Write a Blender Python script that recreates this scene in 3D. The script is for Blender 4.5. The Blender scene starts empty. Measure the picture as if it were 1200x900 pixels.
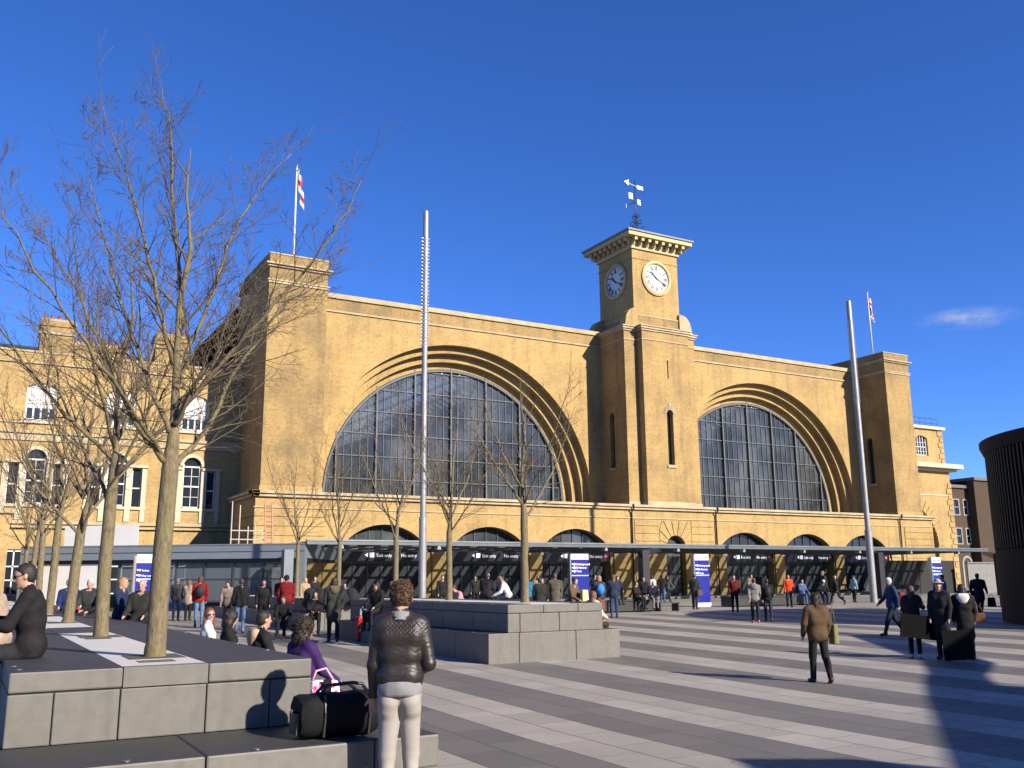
import bpy, math, random
import numpy as np
from mathutils import Matrix, Vector
R = math.radians
rnd = random.Random(7)
scene = bpy.context.scene
COL = scene.collection

def gz(y):
    """height of the gently rising square"""
    return 0.0115 * min(max(y - 10.0, 0.0), 36.0)

# ------------------------------------------------------------------ objects
def tag(o, label=None, cat=None, group=None, kind=None):
    if label: o['label'] = label
    if cat: o['category'] = cat
    if group: o['group'] = group
    if kind: o['kind'] = kind
    return o

def thing(name, loc, label, cat, group=None, rz=0.0):
    o = bpy.data.objects.new(name, None)
    o.empty_display_size = 0.2
    COL.objects.link(o)
    o.location = loc
    o.rotation_euler = (0, 0, rz)
    return tag(o, label, cat, group)

def root_of(o):
    while o.parent: o = o.parent
    return o

def copy_tree(o, parent=None):
    c = o.copy(); COL.objects.link(c)
    c.parent = parent
    for ch in list(o.children):
        copy_tree(ch, c)
    return c

# ------------------------------------------------------------------ mesh builder
class MB:
    def __init__(s):
        s.v = []; s.f = []; s.m = []
    def add(s, vs, fs, m=0):
        b = len(s.v); s.v.extend([tuple(map(float, p)) for p in vs])
        for f in fs:
            s.f.append([b + i for i in f]); s.m.append(m)
        return s
    def quad(s, a, b, c, d, m=0): return s.add([a, b, c, d], [(0, 1, 2, 3)], m)
    def box(s, x0, x1, y0, y1, z0, z1, m=0):
        v = [(x0,y0,z0),(x1,y0,z0),(x1,y1,z0),(x0,y1,z0),(x0,y0,z1),(x1,y0,z1),(x1,y1,z1),(x0,y1,z1)]
        return s.add(v, [(3,2,1,0),(4,5,6,7),(0,1,5,4),(1,2,6,5),(2,3,7,6),(3,0,4,7)], m)
    def frustum(s, x0, x1, y0, y1, z0, z1, d, m=0):
        v = [(x0,y0,z0),(x1,y0,z0),(x1,y1,z0),(x0,y1,z0),(x0+d,y0+d,z1),(x1-d,y0+d,z1),(x1-d,y1-d,z1),(x0+d,y1-d,z1)]
        return s.add(v, [(3,2,1,0),(4,5,6,7),(0,1,5,4),(1,2,6,5),(2,3,7,6),(3,0,4,7)], m)
    def tube(s, pts, rad, n=8, m=0, caps=True, flat=1.0):
        pts = [Vector(p) for p in pts]
        if not hasattr(rad, '__len__'): rad = [rad] * len(pts)
        b = len(s.v); prev = None
        for i, p in enumerate(pts):
            if i == 0: t = pts[1] - p
            elif i == len(pts) - 1: t = p - pts[i-1]
            else: t = pts[i+1] - pts[i-1]
            t.normalize()
            if prev is None:
                u = t.orthogonal().normalized()
                if abs(t.z) > .9: u = Vector((1, 0, 0)) - t * t.x; u.normalize()
            else:
                u = prev - t * prev.dot(t); u.normalize()
            prev = u; w = t.cross(u)
            for k in range(n):
                a = 2 * math.pi * k / n
                q = p + (u * math.cos(a) + w * math.sin(a) * flat) * rad[i]
                s.v.append((q.x, q.y, q.z))
        for i in range(len(pts) - 1):
            for k in range(n):
                k2 = (k + 1) % n
                s.f.append([b+i*n+k, b+i*n+k2, b+(i+1)*n+k2, b+(i+1)*n+k]); s.m.append(m)
        if caps:
            s.f.append([b + k for k in range(n)][::-1]); s.m.append(m)
            s.f.append([b + (len(pts)-1)*n + k for k in range(n)]); s.m.append(m)
        return s
    def lathe(s, cx, cy, prof, n=48, m=0, a0=0, a1=2*math.pi):
        b = len(s.v); full = abs(a1 - a0 - 2*math.pi) < 1e-6
        cnt = n if full else n + 1
        for r, z in prof:
            for k in range(cnt):
                a = a0 + (a1 - a0) * k / n
                s.v.append((cx + r*math.cos(a), cy + r*math.sin(a), z))
        for i in range(len(prof)-1):
            for k in range(n):
                k2 = (k+1) % cnt
                s.f.append([b+i*cnt+k, b+i*cnt+k2, b+(i+1)*cnt+k2, b+(i+1)*cnt+k]); s.m.append(m)
        return s
    def prism(s, poly, axis, a, b_, m=0):
        """extrude 2d polygon (ccw) along axis between a and b_"""
        n = len(poly)
        def P(p, t):
            if axis == 'y': return (p[0], t, p[1])
            if axis == 'x': return (t, p[0], p[1])
            return (p[0], p[1], t)
        vs = [P(p, a) for p in poly] + [P(p, b_) for p in poly]
        fs = [tuple(range(n)), tuple(range(2*n-1, n-1, -1))]
        for i in range(n):
            j = (i+1) % n
            fs.append((j, i, n+i, n+j))
        return s.add(vs, fs, m)
    def build(s, name, mats, parent=None, smooth=False, world=True, bevel=0.0, recalc=False, auto=None):
        me = bpy.data.meshes.new(name)
        off = Vector((0, 0, 0))
        if parent is not None and world:
            o = parent
            while o is not None: off += o.location; o = o.parent
        vs = np.array(s.v, float).reshape(-1, 3) - np.array(off)
        me.from_pydata(vs.tolist(), [], s.f)
        if not isinstance(mats, (list, tuple)): mats = [mats]
        for m in mats: me.materials.append(m)
        me.polygons.foreach_set('material_index', s.m)
        if smooth: me.polygons.foreach_set('use_smooth', [True]*len(s.f))
        if recalc:
            import bmesh
            bm = bmesh.new(); bm.from_mesh(me); bmesh.ops.recalc_face_normals(bm, faces=bm.faces); bm.to_mesh(me); bm.free()
        me.update()
        if auto is not None:
            me.polygons.foreach_set('use_smooth', [True]*len(s.f))
            me.set_sharp_from_angle(angle=R(auto))
        ob = bpy.data.objects.new(name, me)
        COL.objects.link(ob)
        if parent is not None: ob.parent = parent
        if bevel:
            md = ob.modifiers.new('bevel', 'BEVEL'); md.width = bevel; md.segments = 2; md.limit_method = 'ANGLE'
        return ob

def arc(cx, hw, zs, rise, n=24):
    """segmental / elliptical arch profile, left to right"""
    pts = []
    if abs(rise - hw) < 1e-3 or rise > hw:
        for i in range(n+1):
            a = math.pi * (1 - i/n)
            pts.append((cx + hw*math.cos(a), zs + rise*math.sin(a)))
    else:
        r = (hw*hw + rise*rise) / (2*rise); zc = zs + rise - r; a0 = math.asin(hw/r)
        for i in range(n+1):
            a = -a0 + 2*a0*i/n
            pts.append((cx + r*math.sin(a), zc + r*math.cos(a)))
    return pts

def wall_front(mb, y, x0, x1, z0, z1, ops, depth, m=0, mr=None):
    """wall sheet facing -Y with openings ops = [(sill, profile)] and reveals of depth"""
    mr = m if mr is None else mr
    ops = sorted(ops, key=lambda o: o[1][0][0])
    x = x0
    for sill, pr in ops:
        xa, xb = pr[0][0], pr[-1][0]
        if xa > x + 1e-6: mb.quad((x,y,z0),(xa,y,z0),(xa,y,z1),(x,y,z1), m)
        if sill > z0 + 1e-6:
            mb.quad((xa,y,z0),(xb,y,z0),(xb,y,sill),(xa,y,sill), m)
            mb.quad((xa,y,sill),(xb,y,sill),(xb,y+depth,sill),(xa,y+depth,sill), mr)
        for (ax, az), (bx, bz) in zip(pr[:-1], pr[1:]):
            if bx - ax > 1e-6: mb.quad((ax,y,az),(bx,y,bz),(bx,y,z1),(ax,y,z1), m)
            mb.quad((ax,y+depth,az),(bx,y+depth,bz),(bx,y,bz),(ax,y,az), mr)
        za, zb = pr[0][1], pr[-1][1]
        if za > sill: mb.quad((xa,y,sill),(xa,y+depth,sill),(xa,y+depth,za),(xa,y,za), mr)
        if zb > sill: mb.quad((xb,y+depth,sill),(xb,y,sill),(xb,y,zb),(xb,y+depth,zb), mr)
        x = xb
    if x1 > x + 1e-6: mb.quad((x,y,z0),(x1,y,z0),(x1,y,z1),(x,y,z1), m)

# ------------------------------------------------------------------ materials
MATS = {}
DIM = .80     # one exposure setting for the whole place: the camera is opened up to suit
class NT:
    def __init__(s, name):
        s.mat = bpy.data.materials.new(name); s.mat.use_nodes = True
        s.t = s.mat.node_tree; s.n = s.t.nodes; s.n.clear()
        s.out = s.n.new('ShaderNodeOutputMaterial'); s.b = s.n.new('ShaderNodeBsdfPrincipled')
        s.t.links.new(s.b.outputs[0], s.out.inputs[0])
    def N(s, typ, **k):
        n = s.n.new(typ)
        for a, v in k.items():
            if a.startswith('i_'):
                key = a[2:]; key = int(key) if key.isdigit() else key.replace('_', ' ')
                n.inputs[key].default_value = v
            else: setattr(n, a, v)
        return n
    def L(s, a, b): s.t.links.new(a, b)
    def math(s, op, a, b=None, clamp=False):
        n = s.n.new('ShaderNodeMath'); n.operation = op; n.use_clamp = clamp
        for i, q in enumerate((a, b)):
            if q is None: continue
            if isinstance(q, (int, float)): n.inputs[i].default_value = q
            else: s.L(q, n.inputs[i])
        return n.outputs[0]
    def mix(s, f, a, b, mode='MIX'):
        n = s.n.new('ShaderNodeMix'); n.data_type = 'RGBA'; n.blend_type = mode
        for q, k in ((f, 0), (a, 6), (b, 7)):
            if isinstance(q, (int, float)): n.inputs[k].default_value = q
            elif isinstance(q, tuple): n.inputs[k].default_value = (*q[:3], 1)
            else: s.L(q, n.inputs[k])
        return n.outputs[2]
    def ramp(s, f, stops, interp='LINEAR'):
        n = s.n.new('ShaderNodeValToRGB'); n.color_ramp.interpolation = interp
        cr = n.color_ramp
        while len(cr.elements) < len(stops): cr.elements.new(0.5)
        for e, (p, c) in zip(cr.elements, stops):
            e.position = p; e.color = (c, c, c, 1) if isinstance(c, (int, float)) else (*c, 1)
        s.L(f, n.inputs[0]); return n.outputs[0]
    def noise(s, vec, scale, detail=4, rough=.55):
        n = s.n.new('ShaderNodeTexNoise'); n.inputs['Scale'].default_value = scale
        n.inputs['Detail'].default_value = detail; n.inputs['Roughness'].default_value = rough
        if vec is not None: s.L(vec, n.inputs['Vector'])
        return n.outputs['Fac']
    def obj(s): return s.N('ShaderNodeTexCoord').outputs['Object']
    def bump(s, h, strength=.3, dist=.02):
        n = s.n.new('ShaderNodeBump'); n.inputs['Strength'].default_value = strength; n.inputs['Distance'].default_value = dist
        s.L(h, n.inputs['Height']); s.L(n.outputs[0], s.b.inputs['Normal'])

def mat(name, col, rough=.7, metal=0., var=.12, scale=3., bump=0., spec=None, bscale=None):
    """surface of one colour with a slight uneven tone"""
    if name in MATS: return MATS[name]
    col = tuple(c*DIM for c in col)
    t = NT(name); o = t.obj()
    f = t.noise(o, scale, 5)
    lo = tuple(c*(1-var) for c in col); hi = tuple(min(1, c*(1+var)) for c in col)
    t.L(t.mix(t.ramp(f, [(.3, 0.), (.7, 1.)]), lo, hi), t.b.inputs['Base Color'])
    t.b.inputs['Roughness'].default_value = rough; t.b.inputs['Metallic'].default_value = metal
    if spec is not None: t.b.inputs['Specular IOR Level'].default_value = spec
    if bump: t.bump(t.noise(o, bscale or scale*8, 3), bump, .01)
    MATS[name] = t.mat; return t.mat

def brick_mat(name, a, b, mortar, soot=.25, bw=.30, bh=.10, sootscale=.35, dark=(.10,.085,.06)):
    a, b, mortar, dark = (tuple(c*DIM for c in q) for q in (a, b, mortar, dark))
    t = NT(name); o = t.obj()
    sp = t.N('ShaderNodeSeparateXYZ'); t.L(o, sp.inputs[0])
    u = t.math('ADD', sp.outputs[0], sp.outputs[1])
    cb = t.N('ShaderNodeCombineXYZ'); t.L(u, cb.inputs[0]); t.L(sp.outputs[2], cb.inputs[1])
    br = t.N('ShaderNodeTexBrick', i_Color1=(*a,1), i_Color2=(*b,1), i_Mortar=(*mortar,1), i_Scale=1.0)
    br.inputs['Mortar Size'].default_value = .012; br.inputs['Brick Width'].default_value = bw; br.inputs['Row Height'].default_value = bh
    br.inputs['Bias'].default_value = -.1
    t.L(cb.outputs[0], br.inputs['Vector'])
    f1 = t.noise(o, sootscale, 6, .65); f2 = t.noise(o, 2.3, 4, .6)
    # rain streaks: noise stretched in height
    mp = t.N('ShaderNodeMapping'); mp.inputs['Scale'].default_value = (1.2, 1.2, .12); t.L(o, mp.inputs[0])
    f3 = t.noise(mp.outputs[0], 1.4, 4, .6)
    # coarse tone of single bricks and repaired patches
    vo = t.N('ShaderNodeTexVoronoi', i_Scale=1.6); t.L(o, vo.inputs['Vector'])
    base = t.mix(t.ramp(f2, [(.3, 0.), (.75, .38)]), br.outputs['Color'], (a[0]*1.12, a[1]*1.12, a[2]*1.1))
    k = t.math('MULTIPLY', t.ramp(f1, [(.42, 0.), (.72, 1.)]), soot)
    base = t.mix(k, base, dark)
    k3 = t.math('MULTIPLY', t.ramp(f3, [(.5, 0.), (.75, 1.)]), soot*.8)
    base = t.mix(k3, base, dark)
    # courses that weathered unevenly, pale repaired bricks, dark fired bricks
    m4 = t.N('ShaderNodeMapping'); m4.inputs['Scale'].default_value = (.10, .10, 3.2); t.L(o, m4.inputs[0])
    f4 = t.noise(m4.outputs[0], 1.0, 5, .6)
    base = t.mix(t.math('MULTIPLY', t.ramp(f4, [(.45, 0.), (.7, 1.)]), .16), base, tuple(c*.6 for c in a))
    wn = t.N('ShaderNodeTexNoise', i_Scale=5.5, i_Detail=2.0); t.L(cb.outputs[0], wn.inputs['Vector'])
    base = t.mix(t.math('MULTIPLY', t.ramp(wn.outputs['Fac'], [(.60, 0.), (.66, 1.)]), .35), base, (a[0]*1.2, a[1]*1.25, a[2]*1.4))
    base = t.mix(t.math('MULTIPLY', t.ramp(wn.outputs['Fac'], [(.34, 1.), (.40, 0.)]), .45), base, (a[0]*.45, a[1]*.4, a[2]*.45))
    t.L(base, t.b.inputs['Base Color']); t.b.inputs['Roughness'].default_value = .9
    t.b.inputs['Specular IOR Level'].default_value = .2

    MATS[name] = t.mat; return t.mat
# ------------------------------------------------------------------ camera, sky, sun
cam = bpy.data.cameras.new('camera'); camo = bpy.data.objects.new('camera', cam); COL.objects.link(camo)
yaw, pitch, roll = R(29.82), R(11.8), R(-.536)
fw = Vector((math.sin(yaw)*math.cos(pitch), math.cos(yaw)*math.cos(pitch), math.sin(pitch)))
rt = Vector((math.cos(yaw), -math.sin(yaw), 0)); up = rt.cross(fw)
r2 = rt*math.cos(roll) + up*math.sin(roll); u2 = -rt*math.sin(roll) + up*math.cos(roll)
M = Matrix(((r2.x, u2.x, -fw.x, 0), (r2.y, u2.y, -fw.y, 0), (r2.z, u2.z, -fw.z, 1.8), (0, 0, 0, 1)))
camo.matrix_world = M
cam.sensor_width = 36; cam.lens = 36*1103.5/1200; cam.clip_start = .1; cam.clip_end = 3000
scene.camera = camo

SUN_AZ, SUN_EL = 22.0, 27.0     # the sun stands behind the camera, to the right: horizontal direction towards it
sd = Vector((math.sin(R(SUN_AZ))*math.cos(R(SUN_EL)), -math.cos(R(SUN_AZ))*math.cos(R(SUN_EL)), math.sin(R(SUN_EL))))
sl = bpy.data.lights.new('sun', 'SUN'); sl.energy = 5.0; sl.angle = R(.53); sl.color = (1, .91, .79)
so = bpy.data.objects.new('sun', sl); COL.objects.link(so)
so.rotation_euler = sd.to_track_quat('Z', 'Y').to_euler(); so.location = (10, -20, 40)

w = bpy.data.worlds.new('World'); scene.world = w; w.use_nodes = True
nt = w.node_tree; nt.nodes.clear()
def WN(t, **k):
    n = nt.nodes.new(t)
    for a, v in k.items(): setattr(n, a, v)
    return n
def wmath(op, a, b=None, clamp=False):
    n = WN('ShaderNodeMath', operation=op, use_clamp=clamp)
    for i, q in enumerate((a, b)):
        if q is None: continue
        if isinstance(q, (int, float)): n.inputs[i].default_value = q
        else: nt.links.new(q, n.inputs[i])
    return n.outputs[0]
sky = WN('ShaderNodeTexSky', sky_type='NISHITA', sun_disc=False)
sky.sun_elevation = R(SUN_EL)
sky.sun_rotation = math.atan2(sd.x, sd.y)
sky.altitude = 3500; sky.air_density = 1.0; sky.dust_density = 0.0; sky.ozone_density = 2.6
bg = WN('ShaderNodeBackground'); bg.inputs[1].default_value = .072
out = WN('ShaderNodeOutputWorld')
hs = WN('ShaderNodeHueSaturation'); hs.inputs['Saturation'].default_value = 1.15; hs.inputs['Value'].default_value = 1.0
nt.links.new(sky.outputs[0], hs.inputs['Color'])
# a wisp of cloud low on the right, and loose cloud behind the camera that the windows mirror
tc = WN('ShaderNodeTexCoord')
def dirv(u, v):
    d = fw + r2*((u-600)/1103.5) - u2*((v-450)/1103.5); d.normalize(); return d
c0 = dirv(1134, 373); cr_ = dirv(1180, 370) - dirv(1088, 380); cr_.normalize()
cu = c0.cross(cr_); cu = -cu if cu.z < 0 else cu
def dot(v):
    n = WN('ShaderNodeVectorMath', operation='DOT_PRODUCT'); nt.links.new(tc.outputs['Generated'], n.inputs[0]); n.inputs[1].default_value = v; return n.outputs['Value']
a_ = wmath('DIVIDE', dot(cr_), .050); b_ = wmath('DIVIDE', dot(cu), .0125)
da = wmath('SUBTRACT', a_, c0.dot(cr_)/.050); db = wmath('SUBTRACT', b_, c0.dot(cu)/.0125)
rr = wmath('SQRT', wmath('ADD', wmath('MULTIPLY', da, da), wmath('MULTIPLY', db, db)))
nz = WN('ShaderNodeTexNoise'); nz.inputs['Scale'].default_value = 34; nz.inputs['Detail'].default_value = 7; nz.inputs['Roughness'].default_value = .6
mp = WN('ShaderNodeMapping'); mp.inputs['Rotation'].default_value = (0, R(-12), 0); mp.inputs['Scale'].default_value = (1, 1, 2.4)
nt.links.new(tc.outputs['Generated'], mp.inputs[0]); nt.links.new(mp.outputs[0], nz.inputs['Vector'])
env = wmath('SUBTRACT', 1.0, rr, True)
cl = wmath('MULTIPLY', wmath('MULTIPLY', env, wmath('MULTIPLY', wmath('SUBTRACT', nz.outputs['Fac'], .36, True), 3.4)), .75, True)
front = wmath('GREATER_THAN', dot(c0), .5)
cl = wmath('MULTIPLY', cl, front)
nz2 = WN('ShaderNodeTexNoise'); nz2.inputs['Scale'].default_value = 3.2; nz2.inputs['Detail'].default_value = 6; nz2.inputs['Roughness'].default_value = .6
mp2 = WN('ShaderNodeMapping'); mp2.inputs['Scale'].default_value = (1, 1, 2.2)
nt.links.new(tc.outputs['Generated'], mp2.inputs[0]); nt.links.new(mp2.outputs[0], nz2.inputs['Vector'])
back = wmath('MULTIPLY', wmath('SUBTRACT', dot(Vector((.48, -.85, .18)).normalized()), .80, True), 8.0, True)
cl2 = wmath('MULTIPLY', wmath('MULTIPLY', wmath('SUBTRACT', nz2.outputs['Fac'], .40, True), 5.0, True), back)
cmax = wmath('MAXIMUM', cl, wmath('MULTIPLY', cl2, .9))
mx = WN('ShaderNodeMix', data_type='RGBA'); mx.inputs[7].default_value = (4.3, 4.8, 5.8, 1)
tn = WN('ShaderNodeMix', data_type='RGBA', blend_type='MULTIPLY'); tn.inputs[0].default_value = 1; tn.inputs[7].default_value = (.80, 1.06, 1.66, 1)
nt.links.new(hs.outputs[0], tn.inputs[6])
nt.links.new(cmax, mx.inputs[0]); nt.links.new(tn.outputs[2], mx.inputs[6])
nt.links.new(mx.outputs[2], bg.inputs[0]); nt.links.new(bg.outputs[0], out.inputs[0])
scene.view_settings.view_transform = 'Standard'; scene.view_settings.look = 'None'
scene.view_settings.exposure = 0.90
scene.cycles.diffuse_bounces = 1; scene.cycles.max_bounces = 8; scene.cycles.transparent_max_bounces = 12; scene.view_settings.gamma = 1.0

# ------------------------------------------------------------------ ground
def ground_mat():
    t = NT('granite_paving'); o = t.obj()
    sp = t.N('ShaderNodeSeparateXYZ'); t.L(o, sp.inputs[0]); X, Y = sp.outputs[0], sp.outputs[1]
    xs = t.math('SUBTRACT', X, t.math('MULTIPLY', t.math('SUBTRACT', Y, 15.0), .028))
    d = t.math('SUBTRACT', xs, 4.85)
    n = t.math('SUBTRACT', t.math('MULTIPLY', d, .872), t.math('MULTIPLY', t.math('MULTIPLY', d, t.math('ABSOLUTE', d)), .0046))
    # slab joints: courses across the bands, staggered
    cb = t.N('ShaderNodeCombineXYZ'); t.L(Y, cb.inputs[0]); t.L(t.math('MULTIPLY', n, .5*1.16), cb.inputs[1])
    br = t.N('ShaderNodeTexBrick', i_Color1=(0,0,0,1), i_Color2=(1,1,1,1), i_Mortar=(.5,.5,.5,1), i_Scale=1.0)
    br.inputs['Brick Width'].default_value = .9; br.inputs['Row Height'].default_value = .29; br.inputs['Mortar Size'].default_value = .006
    br.inputs['Bias'].default_value = 0
    t.L(cb.outputs[0], br.inputs['Vector'])
    k = t.math('MODULO', t.math('ADD', n, 40.0), 2.0)
    dark = t.math('LESS_THAN', k, 1.0)
    far = t.math('GREATER_THAN', Y, 34.5)
    left = t.math('LESS_THAN', X, -3.0)
    slab = br.outputs['Color']
    lightc = t.mix(slab, (.315,.282,.232), (.40,.36,.30)); darkc = t.mix(slab, (.105,.094,.078), (.15,.135,.113))
    c = t.mix(dark, lightc, darkc)
    cbf = t.N('ShaderNodeCombineXYZ'); t.L(X, cbf.inputs[0]); t.L(Y, cbf.inputs[1])
    bf = t.N('ShaderNodeTexBrick', i_Color1=(.27,.242,.20,1), i_Color2=(.33,.298,.25,1), i_Mortar=(.12,.11,.1,1), i_Scale=1.0)
    bf.inputs['Brick Width'].default_value = 1.2; bf.inputs['Row Height'].default_value = .6; bf.inputs['Mortar Size'].default_value = .015
    t.L(cbf.outputs[0], bf.inputs['Vector'])
    c = t.mix(far, c, bf.outputs['Color'])
    s1 = t.noise(o, .55, 5, .6); s2 = t.noise(o, 6.0, 5, .65); s3 = t.noise(o, 160, 2, .5)
    c = t.mix(t.math('MULTIPLY', t.ramp(s1, [(.35, 0.), (.7, 1.)]), .36), c, (.15,.136,.115))
    c = t.mix(t.math('MULTIPLY', t.ramp(s2, [(.5, 0.), (.8, 1.)]), .25), c, (.12,.11,.10))
    c = t.mix(t.math('MULTIPLY', t.ramp(s3, [(.3, 0.), (.7, 1.)]), .22), c, (.11,.105,.1))
    jo = t.math('MULTIPLY', br.outputs['Fac'], t.math('SUBTRACT', 1.0, far))
    c = t.mix(t.math('MULTIPLY', jo, .8), c, (.06,.055,.05))
    # chewing gum and stains
    vo = t.N('ShaderNodeTexVoronoi', i_Scale=2.4); t.L(o, vo.inputs['Vector'])
    gum = t.math('LESS_THAN', vo.outputs['Distance'], .055)
    c = t.mix(t.math('MULTIPLY', gum, .6), c, (.08,.075,.07))
    t.L(c, t.b.inputs['Base Color']); t.b.inputs['Roughness'].default_value = .62
    t.L(t.ramp(s2, [(.3, .5), (.7, .75)]), t.b.inputs['Roughness'])
    t.bump(t.math('ADD', t.math('MULTIPLY', br.outputs['Fac'], -1.0), t.math('MULTIPLY', s3, .3)), .35, .004)
    return t.mat
g = MB()
xs = [-900, -200, -60, -20, 0, 10, 20, 40, 80, 160, 400, 900]
ys = [-900, -200, -40, 0, 10] + [12+2*i for i in range(17)] + [46, 60, 100, 200, 900]
for i in range(len(xs)-1):
    for j in range(len(ys)-1):
        g.quad((xs[i],ys[j],gz(ys[j])),(xs[i+1],ys[j],gz(ys[j])),(xs[i+1],ys[j+1],gz(ys[j+1])),(xs[i],ys[j+1],gz(ys[j+1])))
tag(g.build('ground', ground_mat()), kind='structure')
# step of the station forecourt
sf = MB(); sf.box(15.2, 78.5, 54.6, 57.6, .40, .56); sf.build('forecourt_step', mat('step_stone', (.36,.34,.31), .7), bevel=.01)
tag(bpy.data.objects['forecourt_step'], kind='structure')
# ------------------------------------------------------------------ building materials
BR = brick_mat('yellow_stock_brick', (.53,.345,.128), (.44,.28,.10), (.46,.36,.18), .42)
BRD = brick_mat('weathered_brick', (.44,.285,.11), (.34,.215,.08), (.37,.29,.15), .6)
BRW = brick_mat('wing_brick', (.53,.35,.135), (.45,.285,.105), (.46,.36,.19), .4)
BRB = brick_mat('shaded_brown_brick', (.085,.055,.035), (.07,.045,.03), (.09,.07,.055), .4)  # the far building's shade is put into this dark brown
STONE = mat('portland_stone', (.47,.37,.22), .85, var=.2, scale=1.2)
STONED = mat('stained_stone', (.36,.31,.23), .9, var=.3, scale=.8)
WHITE = mat('white_paint', (.66,.65,.63), .5, var=.04)
CREAM = mat('cream_paint', (.55,.47,.32), .6, var=.08)
SLATE = mat('slate_roof', (.06,.06,.065), .6, var=.25, scale=4)
LEAD = mat('lead_sheet', (.20,.205,.21), .55, var=.15)
BLACK = mat('black_metal', (.015,.015,.017), .45, var=.1)
DARKIN = mat('dark_interior', (.012,.012,.015), .8)  # near-black colour carries the shade of the unlit halls
STEEL = mat('brushed_steel', (.50,.51,.52), .32, 1.0, var=.05)
GREYP = mat('blue_grey_panel', (.17,.195,.225), .45, var=.06, scale=1.5)
GREYD = mat('dark_grey_frame', (.05,.055,.06), .4)
NAVY = mat('dark_navy_panel', (.012,.010,.040), .35)
CREAMR = mat('clock_surround', (.58,.45,.22), .7, var=.1)
DIAL = mat('clock_dial', (.70,.69,.65), .4, var=.02)
POT = mat('terracotta_pot', (.30,.10,.05), .8)
def glass_mat(name, col, rough=.04, spec=1.0, metal=0.):
    t = NT(name); o = t.obj()
    t.b.inputs['Base Color'].default_value = (*col, 1); t.b.inputs['Roughness'].default_value = rough
    t.b.inputs['IOR'].default_value = 1.7; t.b.inputs['Metallic'].default_value = metal
    t.bump(t.noise(o, .8, 2), .06, .05)
    return t.mat
GLASS = glass_mat('dark_glass', (.018,.022,.03))
def arch_glass():
    t = NT('arch_window_glass'); o = t.obj(); sp = t.N('ShaderNodeSeparateXYZ'); t.L(o, sp.inputs[0])
    cb = t.N('ShaderNodeCombineXYZ'); t.L(t.math('FLOOR', t.math('DIVIDE', sp.outputs[0], .605)), cb.inputs[0]); t.L(t.math('FLOOR', t.math('DIVIDE', sp.outputs[2], 1.66)), cb.inputs[1])
    wn = t.N('ShaderNodeTexWhiteNoise'); wn.noise_dimensions = '3D'; t.L(cb.outputs[0], wn.inputs['Vector'])
    f = t.noise(o, .28, 3, .6)
    c = t.mix(wn.outputs['Value'], (.085,.096,.104), (.145,.160,.168))  # diffuse pane greys stand in for cloud reflected in the glass
    c = t.mix(t.math('MULTIPLY', t.ramp(f, [(.40, 0.), (.62, 1.)]), .75), c, (.018,.020,.022))  # painted dark blotches stand in for glimpses of the interior
    t.L(c, t.b.inputs['Base Color']); t.b.inputs['Roughness'].default_value = .05; t.b.inputs['IOR'].default_value = 1.75
    tr = t.N('ShaderNodeBsdfTransparent'); tr.inputs[0].default_value = (.75, .82, .85, 1)
    mxs = t.N('ShaderNodeMixShader'); mxs.inputs[0].default_value = .62
    t.L(tr.outputs[0], mxs.inputs[1]); t.L(t.b.outputs[0], mxs.inputs[2]); t.L(mxs.outputs[0], t.out.inputs[0])
    return t.mat
AGLASS = arch_glass()
def clear_glass(name, tint, k):
    t = NT(name); tr = t.N('ShaderNodeBsdfTransparent'); tr.inputs[0].default_value = (*tint, 1)
    mxs = t.N('ShaderNodeMixShader'); mxs.inputs[0].default_value = k
    t.b.inputs['Base Color'].default_value = (*[c*.3 for c in tint], 1); t.b.inputs['Roughness'].default_value = .08
    t.L(tr.outputs[0], mxs.inputs[1]); t.L(t.b.outputs[0], mxs.inputs[2]); t.L(mxs.outputs[0], t.out.inputs[0])
    return t.mat
SCREEN = clear_glass('screen_glass', (.62,.68,.74), .35)
CANG = clear_glass('canopy_glass', (.80,.84,.86), .22)

def side_map(src, X0, Yc, dst):
    """paste a front-facing mesh (faces -Y) so that it faces -X on the plane X0"""
    dst.add([(X0 + y, Yc - x, z) for x, y, z in src.v], [], 0)
    b = len(dst.v) - len(src.v)
    for f, m in zip(src.f, src.m): dst.f.append([b+i for i in f]); dst.m.append(m)

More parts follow.
